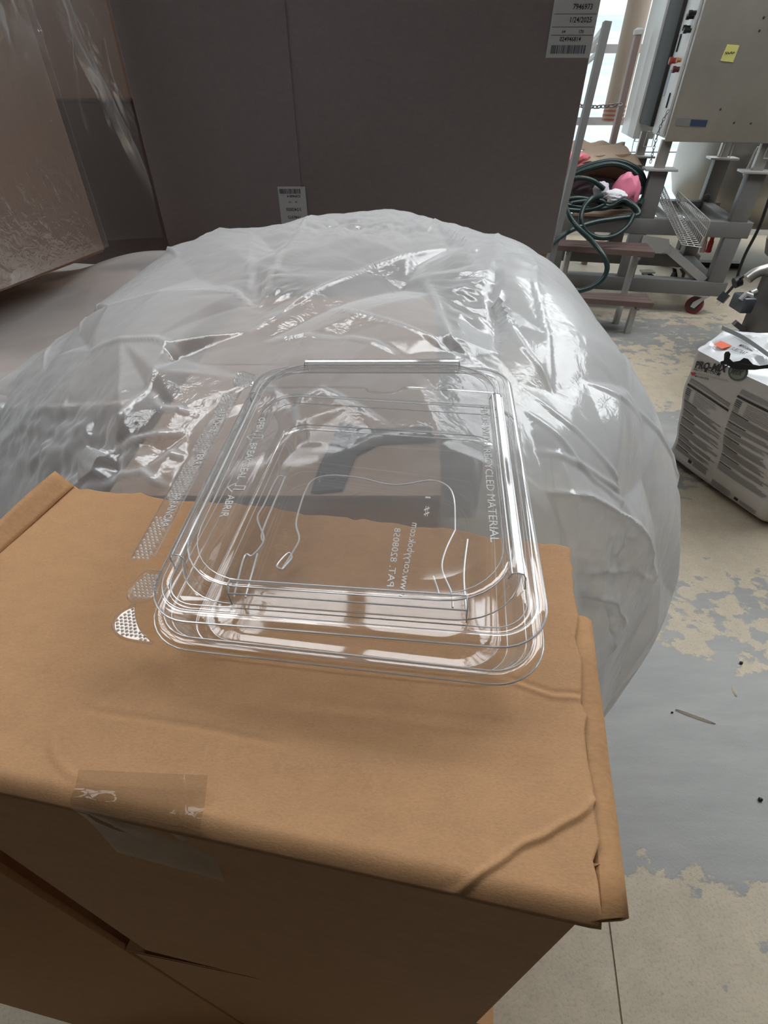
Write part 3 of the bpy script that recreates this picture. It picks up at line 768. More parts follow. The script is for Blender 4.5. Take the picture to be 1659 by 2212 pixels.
# ------------------------------------------------------------------ the big milky bag
BC = np.array([0.0, .85])
PROF = {0: [(0, 1.355), (.22, 1.355), (.36, 1.27), (.485, 1.13), (.58, .97), (.635, .80), (.625, .58), (.585, .30)],
        40: [(0, 1.355), (.30, 1.365), (.45, 1.29), (.575, 1.15), (.64, .99), (.655, .80), (.63, .58), (.59, .30)],
        90: [(0, 1.355), (.25, 1.38), (.38, 1.388), (.45, 1.345), (.47, 1.24), (.47, 1.0), (.47, .6), (.47, .3)],
        135: [(0, 1.355), (.30, 1.365), (.50, 1.345), (.60, 1.30), (.65, 1.25), (.67, 1.21), (.68, 1.19), (.69, 1.18)],
        180: [(0, 1.355), (.25, 1.345), (.40, 1.315), (.50, 1.275), (.55, 1.235), (.60, 1.21), (.64, 1.19), (.68, 1.18)],
        225: [(0, 1.355), (.25, 1.335), (.40, 1.295), (.52, 1.24), (.62, 1.15), (.70, 1.05), (.74, .9), (.76, .6)],
        270: [(0, 1.355), (.20, 1.345), (.35, 1.33), (.44, 1.305), (.475, 1.255), (.482, 1.1), (.482, .8), (.482, .5)],
        315: [(0, 1.355), (.24, 1.325), (.38, 1.26), (.45, 1.15), (.50, 1.0), (.535, .8), (.54, .5), (.54, .30)]}
from mathutils.geometry import delaunay_2d_cdt
def facets(D, pts, hts, edges):
    """piecewise flat height over scattered points: D (n,2) sample places"""
    co, ed, fa, ov, oe, of = delaunay_2d_cdt([Vector(p) for p in pts], edges, [], 0, 1e-5)
    co = np.array([tuple(c) for c in co]); hh = np.array([np.mean([hts[k] for k in o]) if len(o) else 0.0 for o in ov]); out = np.zeros(len(D))
    order = np.argsort(D[:, 0]); xs = D[order, 0]
    for f in fa:
        a, b, c = co[f[0]], co[f[1]], co[f[2]]
        lo_i = np.searchsorted(xs, min(a[0], b[0], c[0]) - 1e-6); hi_i = np.searchsorted(xs, max(a[0], b[0], c[0]) + 1e-6)
        if hi_i <= lo_i: continue
        idx = order[lo_i:hi_i]; q = D[idx]
        m = (q[:, 1] >= min(a[1], b[1], c[1]) - 1e-6) & (q[:, 1] <= max(a[1], b[1], c[1]) + 1e-6); idx = idx[m]; q = q[m]
        det = (b[1] - c[1]) * (a[0] - c[0]) + (c[0] - b[0]) * (a[1] - c[1])
        if abs(det) < 1e-12 or not len(q): continue
        l1 = ((b[1] - c[1]) * (q[:, 0] - c[0]) + (c[0] - b[0]) * (q[:, 1] - c[1])) / det
        l2 = ((c[1] - a[1]) * (q[:, 0] - c[0]) + (a[0] - c[0]) * (q[:, 1] - c[1])) / det
        l3 = 1 - l1 - l2; ok = (l1 > -1e-4) & (l2 > -1e-4) & (l3 > -1e-4)
        out[idx[ok]] = l1[ok] * hh[f[0]] + l2[ok] * hh[f[1]] + l3[ok] * hh[f[2]]
    return out
def catmull(A, u):
    A = np.asarray(A, float); n = len(A) - 1; x = u * n; i = np.minimum(x.astype(int), n - 1); t = (x - i)[:, None]
    p0, p1, p2, p3 = A[np.maximum(i - 1, 0)], A[i], A[i + 1], A[np.minimum(i + 2, n)]
    return .5 * (2 * p1 + (p2 - p0) * t + (2 * p0 - 5 * p1 + 4 * p2 - p3) * t * t + (3 * p1 - p0 - 3 * p2 + p3) * t ** 3)
NTH, NR = 820, 250
keys = sorted(PROF); ext = keys + [360]
prof_r = np.stack([catmull(PROF[k % 360], np.linspace(0.001, 1, NR)) for k in ext])     # key, r, 2
th = np.linspace(0, 360, NTH, endpoint=False)
G = np.zeros((NTH, NR, 3))
for i, a in enumerate(th):
    k = max(j for j, e in enumerate(ext) if e <= a); t = (a - ext[k]) / (ext[k + 1] - ext[k]); t = t * t * (3 - 2 * t)
    pr = prof_r[k] * (1 - t) + prof_r[k + 1] * t
    G[i, :, 0] = BC[0] + pr[:, 0] * math.cos(R(a)); G[i, :, 1] = BC[1] + pr[:, 0] * math.sin(R(a)); G[i, :, 2] = pr[:, 1]
P = G.reshape(-1, 3).copy(); NB = grid_normals(G, True).reshape(-1, 3)
if NB[len(NB) // 2, 2] < 0 and NB[5, 2] < 0: NB = -NB
PX = to_px(P)
facing = ((np.array([0, 0, H]) - P) * NB).sum(1) > 0
zone = lambda cx, cy, rx, ry: np.exp(-(((PX[:, 0] - cx) / rx) ** 2 + ((PX[:, 1] - cy) / ry) ** 2))
rng = np.random.default_rng(21)
near = P[:, 2] > 0
# the bag laid out flat: a disc of unrolled film, folded into flat facets along its creases
sl = np.concatenate([np.zeros((NTH, 1)), np.cumsum(np.linalg.norm(np.diff(G, axis=1), axis=2), axis=1)], 1) + .001
aa = np.radians(th)[:, None]
D2 = np.stack([sl * np.cos(aa), sl * np.sin(aa)], -1).reshape(-1, 2)
disp = np.zeros(len(P))
fine = np.clip(zone(800, 510, 200, 40) + zone(600, 640, 60, 60) + zone(120, 950, 150, 110) + zone(1310, 1190, 80, 90) + zone(1000, 620, 50, 110) + zone(200, 1020, 90, 60) + .12, 0, 1)
disp += fine * crumple(P, rng, (45, 80, 130), (.0036, .0024, .0012), .9) + fine ** 1.5 * crumple(P, rng, (190, 330), (.0019, .0010), .9)
CREASE = [([(977, 546), (789, 609), (548, 729)], .014, .05), ([(886, 479), (982, 532), (1018, 565), (1054, 710)], .014, .045), ([(678, 474), (649, 527), (587, 623), (563, 671)], .013, .04),
    ([(548, 512), (548, 667)], .010, .035), ([(905, 580), (958, 729), (972, 773)], .011, .03), ([(1074, 503), (1069, 575), (1064, 777)], .014, .05), ([(1146, 565), (1146, 642), (1185, 855)], .013, .05),
    ([(1064, 671), (1122, 777), (1185, 855)], .011, .035), ([(717, 681), (838, 720), (1011, 782)], .010, .03), ([(741, 739), (866, 777)], .007, .02), ([(577, 748), (741, 743)], .008, .02),
    ([(473, 630), (253, 689), (139, 761), (105, 807)], .014, .05), ([(473, 630), (565, 672)], .010, .03), ([(544, 516), (418, 507)], .010, .04), ([(350, 529), (388, 562)], .008, .03),
    ([(219, 626), (198, 693), (165, 714)], .010, .03), ([(207, 769), (359, 763), (401, 786)], .016, .035), ([(384, 799), (338, 866), (228, 993), (177, 1048)], .016, .025), ([(338, 866), (363, 900), (443, 908)], .010, .02),
    ([(224, 993), (304, 963), (418, 946)], .009, .02), ([(363, 984), (405, 993)], .006, .012), ([(253, 1043), (321, 1031), (367, 1060)], .007, .015), ([(1115, 848), (1296, 1018), (1303, 1047)], .011, .025),
    ([(1126, 895), (1223, 1011), (1267, 1033), (1328, 1072)], .012, .025), ([(1148, 982), (1220, 1011), (1281, 1058), (1325, 1098)], .012, .02), ([(1158, 1069), (1231, 1076), (1332, 1127), (1401, 1242)], .018, .03),
    ([(1234, 1235), (1328, 1224), (1404, 1253)], .012, .025), ([(1238, 1279), (1303, 1293), (1336, 1355)], .012, .02), ([(1252, 834), (1375, 910)], .012, .04), ([(1365, 888), (1422, 989), (1444, 1072)], .012, .04),
    ([(1325, 747), (1350, 852)], .010, .03), ([(1296, 1409), (1307, 1351)], .012, .02), ([(620, 900), (700, 860), (840, 930)], .008, .03), ([(760, 975), (860, 958), (1030, 962)], .008, .02), ([(560, 830), (640, 900), (660, 960)], .007, .02)]
fi = np.where(facing)[0]; fpx = PX[fi]
pts, hts, eds = [], [], []; foldw = np.zeros(len(P))
for pix, amp, w in CREASE:
    Q, Q2 = [], []
    for a, b in zip(pix[:-1], pix[1:]):
        for t in (0, .5):
            x, y = a[0] + (b[0] - a[0]) * t, a[1] + (b[1] - a[1]) * t
            k = fi[np.argmin((fpx[:, 0] - x) ** 2 + (fpx[:, 1] - y) ** 2)]; Q.append(P[k]); Q2.append(D2[k])
    k = fi[np.argmin((fpx[:, 0] - pix[-1][0]) ** 2 + (fpx[:, 1] - pix[-1][1]) ** 2)]; Q.append(P[k]); Q2.append(D2[k])
    d, t = polydist(P, np.array(Q))
    e_ = np.clip(np.minimum(t, 1 - t) * 4 + .2, 0, 1)
    disp += e_ * .0034 * np.maximum(0, 1 - d / .0055); foldw = np.maximum(foldw, e_ * np.exp(-(d / .0042) ** 2))
    b0 = len(pts)
    for i, q in enumerate(Q2):
        pts.append(tuple(q)); hts.append(amp * 1.6 * (1.0 if 0 < i < len(Q2) - 1 else .45))
        if i: eds.append((b0 + i - 1, b0 + i))
def scatter(n, rad, gap, avoid=()):
    out = list(avoid); res = []
    for _ in range(n * 30):
        if len(res) >= n: break
        r_ = rad * math.sqrt(rng.uniform()); a_ = rng.uniform(0, 2 * math.pi); p = np.array((r_ * math.cos(a_), r_ * math.sin(a_)))
        if all((p[0] - o[0]) ** 2 + (p[1] - o[1]) ** 2 > gap * gap for o in out): out.append(p); res.append(tuple(p))
    return res
RAD = float(sl.max()) + .02
ringp = [(RAD * 1.05 * math.cos(a), RAD * 1.05 * math.sin(a)) for a in np.linspace(0, 2 * math.pi, 25)[:-1]]
sc = scatter(330, RAD, .055, pts)
disp += facets(D2, pts + sc + ringp, hts + list(rng.normal(0, .0085, len(sc))) + [0] * len(ringp), eds)
sc = scatter(1300, RAD, .018)
soft = np.clip(.35 + .65 * np.sin(D2[:, 0] * 7 + 2) * np.sin(D2[:, 1] * 6 + 1), .1, 1)
disp += soft * facets(D2, sc + ringp, list(rng.normal(0, .0029, len(sc))) + [0] * len(ringp), [])
disp *= 1 - .85 * np.clip((.44 - P[:, 1]) / .05, 0, 1) * (P[:, 2] > 1.1)
# keep the film out of the carton inside and of the things around it
top_in = (P[:, 0] > -.355) & (P[:, 0] < .13) & (P[:, 1] > .475) & (P[:, 1] < 1.27) & (P[:, 2] > 1.15)
P = P + NB * disp[:, None]
P[top_in, 2] = np.maximum(P[top_in, 2], 1.222)
wing = NB[:, 2] < .6
P[:, 1] = np.maximum(P[:, 1], .355); P[:, 1] = np.minimum(P[:, 1], 1.66)
lowl = (P[:, 0] < -.41) & (P[:, 1] > .79); P[lowl, 2] = np.maximum(P[lowl, 2], 1.172)
bag = grid_mesh('plastic_bag', P.reshape(NTH, NR, 3), FILM, None, True, 60)
lay = np.clip(1.0 - .62 * zone(690, 965, 330, 120) - .45 * zone(300, 965, 110, 90) - .35 * zone(1215, 1000, 80, 90) + .9 * zone(1280, 850, 160, 260) + .5 * zone(760, 520, 350, 60), .25, 2.2)
lay = lay + 1.7 * foldw
at = bag.data.attributes.new('layers_shine', 'FLOAT', 'POINT'); at.data.foreach_set('value', lay.astype(np.float32))
tag(bag, 'big crumpled milky plastic bag bulging behind the front carton, hanging down at right', 'plastic bag')

dks = thing('dark_patch', 'dark patch seen dimly through the film and the container, on the carton inside the bag', 'sheet', onz(760, 1000, 1.2135))
poly = [onz(a, b, 1.2135) - dks.location for a, b in ((735, 915), (800, 930), (930, 925), (940, 955), (820, 960), (770, 985), (740, 1060), (672, 1066), (690, 1010))]
MB().prism([(p.x, p.y) for p in poly], 0, .003, lambda p, q, h: Vector((p, q, h))).build('dark_shape', plain('charcoal_flat', (.02, .022, .025), .5), dks)  # thin flat dark shape laid on top of the inner carton

# thin sheet over the left carton
NX, NYY = 200, 130
X, Y = np.meshgrid(np.linspace(-1.5, -.42, NX), np.linspace(.70, 1.60, NYY), indexing='ij')
Z = 1.185 + .055 * np.exp(-((Y - 1.42) / .16) ** 2) * np.exp(-((X + .62) / .22) ** 2) - .12 * np.clip((.80 - Y) / .1, 0, 1) ** 2
PP = np.stack([X, Y, Z], -1).reshape(-1, 3); rng = np.random.default_rng(4)
d = crumple(PP, rng, (5, 10, 18, 34), (.014, .010, .005, .002), .5); PP[:, 2] += np.abs(d) * .8
wr = (PP[:, 0] < -.70) & (PP[:, 1] > .95); PP[wr, 2] = np.minimum(PP[wr, 2], 1.255)
sh = grid_mesh('plastic_sheet', PP.reshape(NX, NYY, 3), FILM2, None, False, 60)
tag(sh, 'thin clear plastic sheet lying over the tan carton at the left edge', 'plastic sheet')

# stretch film on the tall left carton: its right-hand face, and the loose curtain across the gap
rng = np.random.default_rng(9)
A0 = np.array(LP1 + ln_ * .012); A1 = np.array(LP0 + ln_ * .012)
g = lerp_grid((*A0[:2], 1.27), (*A1[:2], 1.275), (*A1[:2], 2.07), (*A0[:2], 2.07), 150, 220)
pp = g.reshape(-1, 3); hi = np.clip((pp[:, 2] - 1.50) / .2, .12, 1)
d = hi * (crumple(pp * np.array([1, 1, .7]), rng, (45, 80, 150), (.006, .004, .0022), .9)) + crumple(pp, rng, (8,), (.003,), .6)
pp = pp + np.abs(d)[:, None] * np.array(ln_)
o = grid_mesh('stretch_wrap', pp.reshape(150, 220, 3) - np.array(wc.location), FILM3, wc, False, 60)
streak = np.clip(np.abs(d) * 150, 0, 4) * hi + .4
o.data.attributes.new('layers_shine', 'FLOAT', 'POINT').data.foreach_set('value', (streak + 1.2 * hi).astype(np.float32))  # crinkles and upper part whitened to paint the shine of the wrap
g = lerp_grid((-.722, 1.462, 1.285), (-.658, 1.686, 1.245), (-.648, 1.686, 2.06), (-.715, 1.462, 2.06), 150, 260)
pp = g.reshape(-1, 3); 
px_ = to_px(pp); fold = np.zeros(len(pp))
strands = [([(118, -40), (150, 60), (190, 145), (230, 215), (285, 330), (345, 460)], .012, 13), ([(132, -40), (165, 60), (200, 140), (240, 215), (295, 330), (348, 470)], .007, 6)]
for _ in range(15):
    x0, k0 = rng.uniform(85, 235), rng.uniform(.18, .62); y0 = rng.uniform(-60, 160); y1 = y0 + rng.uniform(90, 330)
    strands.append(([(x0 + k0 * y + 6 * math.sin(y * .03 + x0), y) for y in np.linspace(y0, y1, 5)], rng.uniform(.0015, .005) * (1.3 if y0 < 60 else .7), rng.uniform(2.5, 6)))
for pix, amp, w in strands:
    dd, t = polydist(np.c_[px_, np.zeros(len(px_))], np.array([(*p, 0) for p in pix], float)); fold += amp * np.maximum(0, 1 - dd / w) * np.clip(np.minimum(t + .05, 1 - t) * 3, 0, 1) * (.7 + .3 * np.sin(t * 17 + w))
d = fold + crumple(pp * np.array([1, 1, .35]), rng, (26, 48), (.004, .002), .5) * np.clip((pp[:, 2] - 1.35) / .3, .1, 1)
cnr = np.array(Vector((.224, -.064, 0)).normalized()); cnr = np.array((.95, -.3, 0))
pp = pp + d[:, None] * cnr
o = grid_mesh('stretch_wrap', pp.reshape(150, 260, 3) - np.array(wc.location), FILM3, wc, False, 60)
o.data.attributes.new('layers_shine', 'FLOAT', 'POINT').data.foreach_set('value', (.35 + fold * 420 + np.clip((pp[:, 2] - 1.45) * 4, 0, 1.2)).astype(np.float32))  # fold and upper part made whiter, a painted shine on the film
o['label'] = 'loose curtain of clear film with a bright twisted fold'

# ------------------------------------------------------------------ the equipment stand and cabinet
def c2(x, y): return (1160 + x / 3.325, 300 + y / 3.325)
def c1(x, y): return (1160 + x / 3.325, y / 3.325)
def c2y(x, y, Y): return ony(*c2(x, y), Y)
MO = Vector((2.85, 4.6, 0)); MRZ = math.atan2(-.208, .978)
MW = Matrix.Translation(MO) @ Matrix.Rotation(MRZ, 4, 'Z'); MWI = MW.inverted()
def onframe(px, py, d=0.0):
    r = MWI.to_3x3() @ ray(px, py); c = MWI @ Vector((0, 0, H)); t = (d - c.y) / r.y; return c + r * t
stand = thing('equipment_stand', 'grey welded steel tube stand on casters, carrying the stainless cabinet', 'stand', MO, MRZ)
def bar(name, a, b, mat=STEEL_D, parent=stand, bev=.006): return MB().box(a, b, bev=bev).build(name, mat, parent, 40)
for d in (0.0, .92):
    bar('upper_rail', (-1.44, d, .625), (.10, d + .11, .74)); bar('lower_rail', (-1.44, d, .17), (.095, d + .11, .285))
    for (xa, xb) in ((-.07, .055), (-.80, -.672), (-1.41, -1.31)): bar('leg', (xa, d + .002, .284), (xb, d + .108, .626))
    for (xa, xb) in ((-.075, .05), (-.775, -.65)):
        bar('post', (xa, d + .004, .739), (xb, d + .106, 1.068)); bar('mounting_plate', (xa - .05, d - .03, 1.066), (xb + .06, d + .14, 1.082), STEEL_L, bev=.003)
        m = (xa + xb) / 2; bar('cabinet_leg', (m - .04, d + .03, 1.08), (m + .035, d + .085, 1.26), STEEL, bev=.004)
for xa in (-1.41, -.07): bar('cross_rail', (xa + .01, .108, .63), (xa + .11, .922, .735)); bar('cross_rail', (xa + .01, .108, .175), (xa + .11, .922, .28))
bar('cross_rail', (-.50, .108, .66), (-.40, .922, .735), STEEL_L); bar('cross_rail', (-.26, .108, .66), (-.20, .922, .735), STEEL_L)
mb = MB(); a, b = Vector((-.50, .03, .54)), Vector((-.09, .03, .285))
dv = (b - a).normalized(); nv = Vector((0, 1, 0)); wv = dv.cross(nv)
mb.prism([(-.03, 0), (.03, 0), (.03, .06), (-.03, .06)], 0, (b - a).length, lambda p, q, h: a + dv * h + wv * p + nv * q); mb.build('brace', STEEL_L, stand)
MB().prism([(-.70, .62), (-.49, .60), (-.46, .52), (-.52, .49), (-.60, .49), (-.70, .56)], -.012, .0, lambda p, q, h: Vector((p, h, q))).build('gusset', STEEL_L, stand)
def caster(x, y, z0, rad, wm, yaw=.5):
    c = bpy.data.objects.new('caster', None); COL.objects.link(c); c.parent = stand; c.location = (x, y, 0); c.rotation_euler = (0, 0, yaw)
    RM = Matrix.Rotation(math.pi / 2, 4, 'X') 
    mb = MB(); mb.lathe([(.012, -.022), (rad * .72, -.020), (rad * .74, -.022), (rad, -.020), (rad, .020), (rad * .74, .022), (rad * .72, .020), (.012, .022)], 28, Matrix.Translation((.03, 0, rad)) @ RM); w = mb.build('wheel', wm, c, 40)
    mb = MB(); mb.lathe([(.001, -.026), (rad * .6, -.024), (rad * .6, .024), (.001, .026)], 20, Matrix.Translation((.03, 0, rad)) @ RM); mb.build('wheel_hub', DARK, c, 40)
    mb = MB()
    for s in (-1, 1):
        mb.prism([(.015, rad - .02), (.05, rad - .012), (.04, rad + .03), (-.02, z0 - .012), (-.05, z0 - .012)], s * .030, s * .034, lambda p, q, h: Vector((p, h, q)))
    mb.box((-.06, -.045, z0 - .014), (.06, .045, z0)); mb.build('fork', STEEL_L, c)
caster(-.06, .05, .17, .072, plain('red_wheel', (.16, .02, .03), .4), 2.6)
caster(-1.36, .05, .17, .072, plain('red_wheel', (.16, .02, .03), .4), .4)
caster(-.06, .97, .17, .072, BLACK, .5); caster(-1.36, .97, .17, .072, BLACK, .4); caster(-.40, .72, .17, .072, BLACK, .2)

cab = thing('equipment_cabinet', 'stainless steel control cabinet with a yellow note, up on the tube stand', 'cabinet', MO + Vector((0, 0, 1.25)), MRZ)
CZ = -1.25
def cbox(name, a, b, mat, bev=.004): return MB().box((a[0], a[1], a[2] + CZ), (b[0], b[1], b[2] + CZ), bev=bev).build(name, mat, cab, 40)
BRUSH = plain('mottled_stainless', (0.36, 0.335, 0.29), 0.42, 0.6, 0.22, 4, 0.04, 30)
cbox('front_panel', (-.74, 0, 1.252), (.75, .03, 2.6), BRUSH, .008)
cbox('shell', (-.715, .03, 1.262), (.74, .66, 2.58), STEEL_L)
cbox('side_door', (-.735, .18, 1.275), (-.715, .60, 2.6), WHITE)
cbox('door_gasket', (-.765, .60, 1.31), (-.690, 1.16, 2.6), plain('door_seal_rubber', (.025, .024, .023), .7), .012)
cbox('side_panel', (-.78, 1.17, 1.19), (-.60, 1.95, 2.6), WHITE)
for x in (-.60, -.54, -.12, .12, -.02): 
    pass
for (x, y) in ((-.70, 1.3), (-.70, .8), (-.28, .02), (.02, .02), (.30, .02)):
    mb = MB(); mb.tube([(x - .03, y, CZ + 1.26), (x - .034, y, CZ + 1.16), (x + .034, y, CZ + 1.16), (x + .03, y, CZ + 1.26)], .004, 6); mb.build('wire_handle', STEEL_L, cab)
def sidept(px, py, x=-.737):
    r = MWI.to_3x3() @ ray(px, py); c = MWI @ Vector((0, 0, H)); t = (x - c.x) / r.x; return c + r * t
def knob(px, py, rad, ln, mat, name):
    p = sidept(px, py); p = Vector((-.735, p.y, p.z + CZ)); RM = Matrix.Translation(p) @ Matrix.Rotation(-math.pi / 2, 4, 'Y')
    MB().lathe([(rad * .8, 0), (rad * .8, ln * .5), (rad, ln * .55), (rad, ln), (.001, ln)], 14, RM).build(name, mat, cab, 40)
RED = plain('red_plastic', (.42, .05, .04), .4)
knob(1460, 131, .022, .05, RED, 'push_button'); knob(1466, 150, .02, .045, plain('maroon', (.12, .02, .02), .5), 'push_button'); knob(1470, 130, .015, .03, plain('orange_button', (.6, .3, .1), .5), 'push_button')
for (x, y) in ((1503, 28), (1492, 66), (1498, 36), (1490, 60)): knob(x, y, .016, .05, BLACK, 'cable_gland')
for (x, y, h) in ((1460, 95, .05), (1467, 93, .05), (1444, 217, .045)):
    p = sidept(x, y); MB().box((-.745, p.y - .008, p.z - h + CZ), (-.734, p.y + .008, p.z + h + CZ)).build('vent_slot', BLACK, cab)
p = sidept(1441, 180); MB().box((-.738, p.y - .03, p.z - .08 + CZ), (-.734, p.y + .03, p.z + .08 + CZ)).build('data_plate', plain('pale_blue_plate', (.35, .42, .55), .5), cab)
def frontquad(pix, name, mat, off=.004, th=.002):
    q = [onframe(a, b, -off) for a, b in pix]; V = [(v.x, v.y, v.z + CZ) for v in q] + [(v.x, v.y + th, v.z + CZ) for v in q]
    return mesh(name, V, [(3, 2, 1, 0), (4, 5, 6, 7), (0, 1, 5, 4), (1, 2, 6, 5), (2, 3, 7, 6), (3, 0, 4, 7)], mat, cab)
note = frontquad([c1(1367, 318), c1(1455, 325), c1(1408, 447), c1(1316, 437)], 'sticky_note', plain('yellow_note', (.55, .52, .16), .7, 0, .05))
mb = MB(); mb.tube([onframe(*c1(x, y), -.006) + Vector((0, 0, CZ)) for x, y in ((1350, 382), (1358, 372), (1362, 390), (1372, 372), (1378, 386), (1390, 378), (1398, 370), (1402, 386), (1412, 374), (1420, 378))], .0022, 5); mb.build('handwriting', INK, note)
frontquad([c1(1108, 858), c1(1228, 864), c1(1212, 912), c1(1096, 906)], 'maker_plate', plain('navy_plate', (.03, .045, .085), .4), .005)
frontquad([c1(1006, 852), c1(1098, 858), c1(1086, 906), c1(992, 900)], 'maker_plate', STEEL_D, .005)
for (x, y) in ((1630, 125), (1598, 220), (1318, 785), (1415, 882), (1536, 886)):
    q = onframe(*c1(x, y), 0); MB().lathe([(.007, 0), (.006, .004), (.001, .005)], 10, Matrix.Translation((q.x, 0, q.z + CZ)) @ Matrix.Rotation(math.pi / 2, 4, 'X')).build('screw', DARK, cab)
def chain(name, pts, lr, label, wire=.0028):
    P_ = spline(pts, 12); t = thing(name, label, 'chain', P_[0]); o = t.location
    ds = [0]
    for a, b in zip(P_[:-1], P_[1:]): ds.append(ds[-1] + (b - a).length)
    n = max(3, int(ds[-1] / (lr * 1.45))); 
    for i in range(n):
        s = ds[-1] * (i + .5) / n; k = max(j for j in range(len(ds)) if ds[j] <= s); k = min(k, len(P_) - 2)
        f = (s - ds[k]) / max(ds[k + 1] - ds[k], 1e-6); c = P_[k].lerp(P_[k + 1], f); d = (P_[k + 1] - P_[k]).normalized()
        u = d.orthogonal().normalized(); u = u if i % 2 else d.cross(u)
        lp = [c - o + d * lr * math.cos(a) + u * lr * .55 * math.sin(a) for a in [2 * math.pi * q / 10 for q in range(11)]]
        MB().tube(lp, wire, 5, False).build('chain_link', STEEL_D, t)
chain('safety_chain', [MW @ onframe(1444, 238, -.02), MW @ onframe(1428, 270, -.02), MW @ onframe(1415, 310, -.02), MW @ onframe(1405, 352, -.02)], .014, 'thin chain hanging beside the corner of the stainless cabinet')
# frame behind: rear upright, rear legs and low cross bar
mb = MB(); a, b = ony(1380, 112, 6.3), ony(1318, 330, 6.3); 
upr = thing('upright_post', 'thin pinkish upright post behind the step ladder, in front of the bright panels', 'post', (b.x, 6.3, 0))
MB().box((-.028, -.028, 0), (.028, .028, 1.92), bev=.004).build('tube', plain('primer_tube', (.36, .27, .25), .5), upr, 40)
MB().lathe([(.03, 1.92), (.045, 1.925), (.045, 1.955), (.02, 1.97), (.001, 1.97)], 12).build('cap', WHITE, upr, 40)
pp_ = ony(1322, 262, 6.9); pp2 = ony(1392, 0, 6.9)
pipe = thing('hanging_pipe', 'wide beige vertical pipe with faded red stripes at its lower end', 'pipe', (pp_.x, 6.9, pp_.z))
MB().lathe([(.085, 0), (.11, 0), (.11, ZC - pp_.z - .02)], 28).build('tube', plain('beige_pipe', (.50, .40, .32), .6, 0, .2, 3), pipe, 40)
for i in range(4): MB().lathe([(.1115, .01 + i * .036), (.1115, .026 + i * .036)], 28).build('stripe', plain('faded_red', (.5, .14, .11), .6), pipe, 40)
fb = thing('floor_beam', 'dark flat steel beam on the floor behind the stand', 'beam', onz(1500, 577, 0))
fq = [onz(1425, 574, 0) - fb.location, onz(1598, 580, 0) - fb.location]
dv = (fq[1] - fq[0]); ln2 = dv.length; dv.normalize(); nv = Vector((-dv.y, dv.x, 0))
MB().prism([(0, 0), (.12, 0), (.12, .05), (0, .05)], 0, ln2, lambda p, q, h: fq[0] + dv * h + nv * p + Vector((0, 0, q))).build('bar', DARK, fb)

# step ladder
lad = thing('step_ladder', 'grey two-step ladder with brown treads and a tall handrail', 'ladder', onz(1350, 727, 0))
lo_ = lad.location
TREAD = plain('brown_tread', (.13, .085, .075), .55, 0, .2, 10)
def tread(pix, z, th=.038):
    q = [onz(*c2(*p), z) - lo_ for p in pix]
    n = 3
    for i in range(n):           # boards side by side
        a, b = i / n + .008, (i + 1) / n - .008
        c = [q[0].lerp(q[3], a), q[1].lerp(q[2], a), q[1].lerp(q[2], b), q[0].lerp(q[3], b)]
        V = c + [v - Vector((0, 0, th)) for v in c]
        mesh('tread_board', V, [(0, 1, 2, 3), (7, 6, 5, 4), (0, 4, 5, 1), (1, 5, 6, 2), (2, 6, 7, 3), (3, 7, 4, 0)], TREAD, lad)
    return q
q1 = tread([(155, 722), (785, 748), (850, 815), (142, 765)], .60); q2 = tread([(150, 1098), (785, 1112), (842, 1182), (140, 1130)], .28)
def vleg(p, z1, w=.042, name='leg'): MB().box((p.x - w / 2, p.y - w / 2, 0), (p.x + w / 2, p.y + w / 2, z1), bev=.003).build(name, STEEL_L, lad, 40)
for q, z in ((q1, .562), (q2, .242)):
    for f in (.14, .86):
        p = q[0].lerp(q[1], f).lerp(q[3].lerp(q[2], f), .55); vleg(p, z)
for q, z in ((q1, .56), (q2, .24)):
    for f in (.13, .86):
        a, b = q[0].lerp(q[1], f), q[3].lerp(q[2], f); mb = MB(); mb.tube([Vector((a.x, a.y, z - .012)), Vector((b.x, b.y, z - .012))], .016, 4); mb.build('bracket', STEEL_D, lad)
a, b = ony(1312, 47, 4.42) - lo_, ony(1190, 560, 4.25) - lo_
c_ = b + (b - a) * (b.z / (a.z - b.z))
mb = MB(); mb.tube([c_, a], .032, 4); mb.build('handrail_post', STEEL_D, lad)
mb = MB(); mb.tube([a - Vector((0, 0, .02)), ony(1262, 118, 5.1) - lo_], .022, 4); mb.tube([a - Vector((0, 0, .13)), ony(1250, 150, 5.1) - lo_], .016, 4); mb.build('handrail', STEEL_L, lad)
chain('safety_chain', [ony(1240, 226, 4.7), ony(1285, 231, 4.75), ony(1342, 225, 4.8)], .022, 'chain strung level behind the step ladder handrail', .004)

# things heaped on the stand's left end
def lump(name, label, cat, c, r, mat, seed, amp=.25, n=28, group=None, sq=1.0):
    rg = np.random.default_rng(seed); bm = bmesh.new(); bmesh.ops.create_icosphere(bm, subdivisions=4, radius=1.0)
    Vv = np.array([v.co for v in bm.verts]); d = crumple(Vv, rg, (2.2, 4.5, 9, 16), (amp * .3, amp * .22, amp * .16, amp * .08), .9)
    Vv = np.sign(Vv) * np.abs(Vv) ** sq
    Vv = Vv * (1 + d[:, None]) * np.array(r)
    Vv[:, 2] = np.maximum(Vv[:, 2], -r[2] * .75)
    for v, p in zip(bm.verts, Vv): v.co = p
    me = bpy.data.meshes.new(name); bm.to_mesh(me); bm.free(); smooth(me, 25); o = link(name, me, mat); o.location = c
    if label: tag(o, label, cat, group)
    return o
ctn = thing('cardboard_sheet', 'flat corrugated cardboard lying on the left end of the steel stand', 'cardboard', MW @ Vector((-1.1, .4, .742)), MRZ)
MB().box((-.19, -.42, 0), (.30, .42, .022), bev=.003).build('board', cardboard('pale_board', (.42, .33, .25)), ctn)
mb = MB()
for i in range(20): mb.tube([(-.18 + i * .024, -.424, .004), (-.168 + i * .024, -.424, .018), (-.156 + i * .024, -.424, .004)], .002, 4)
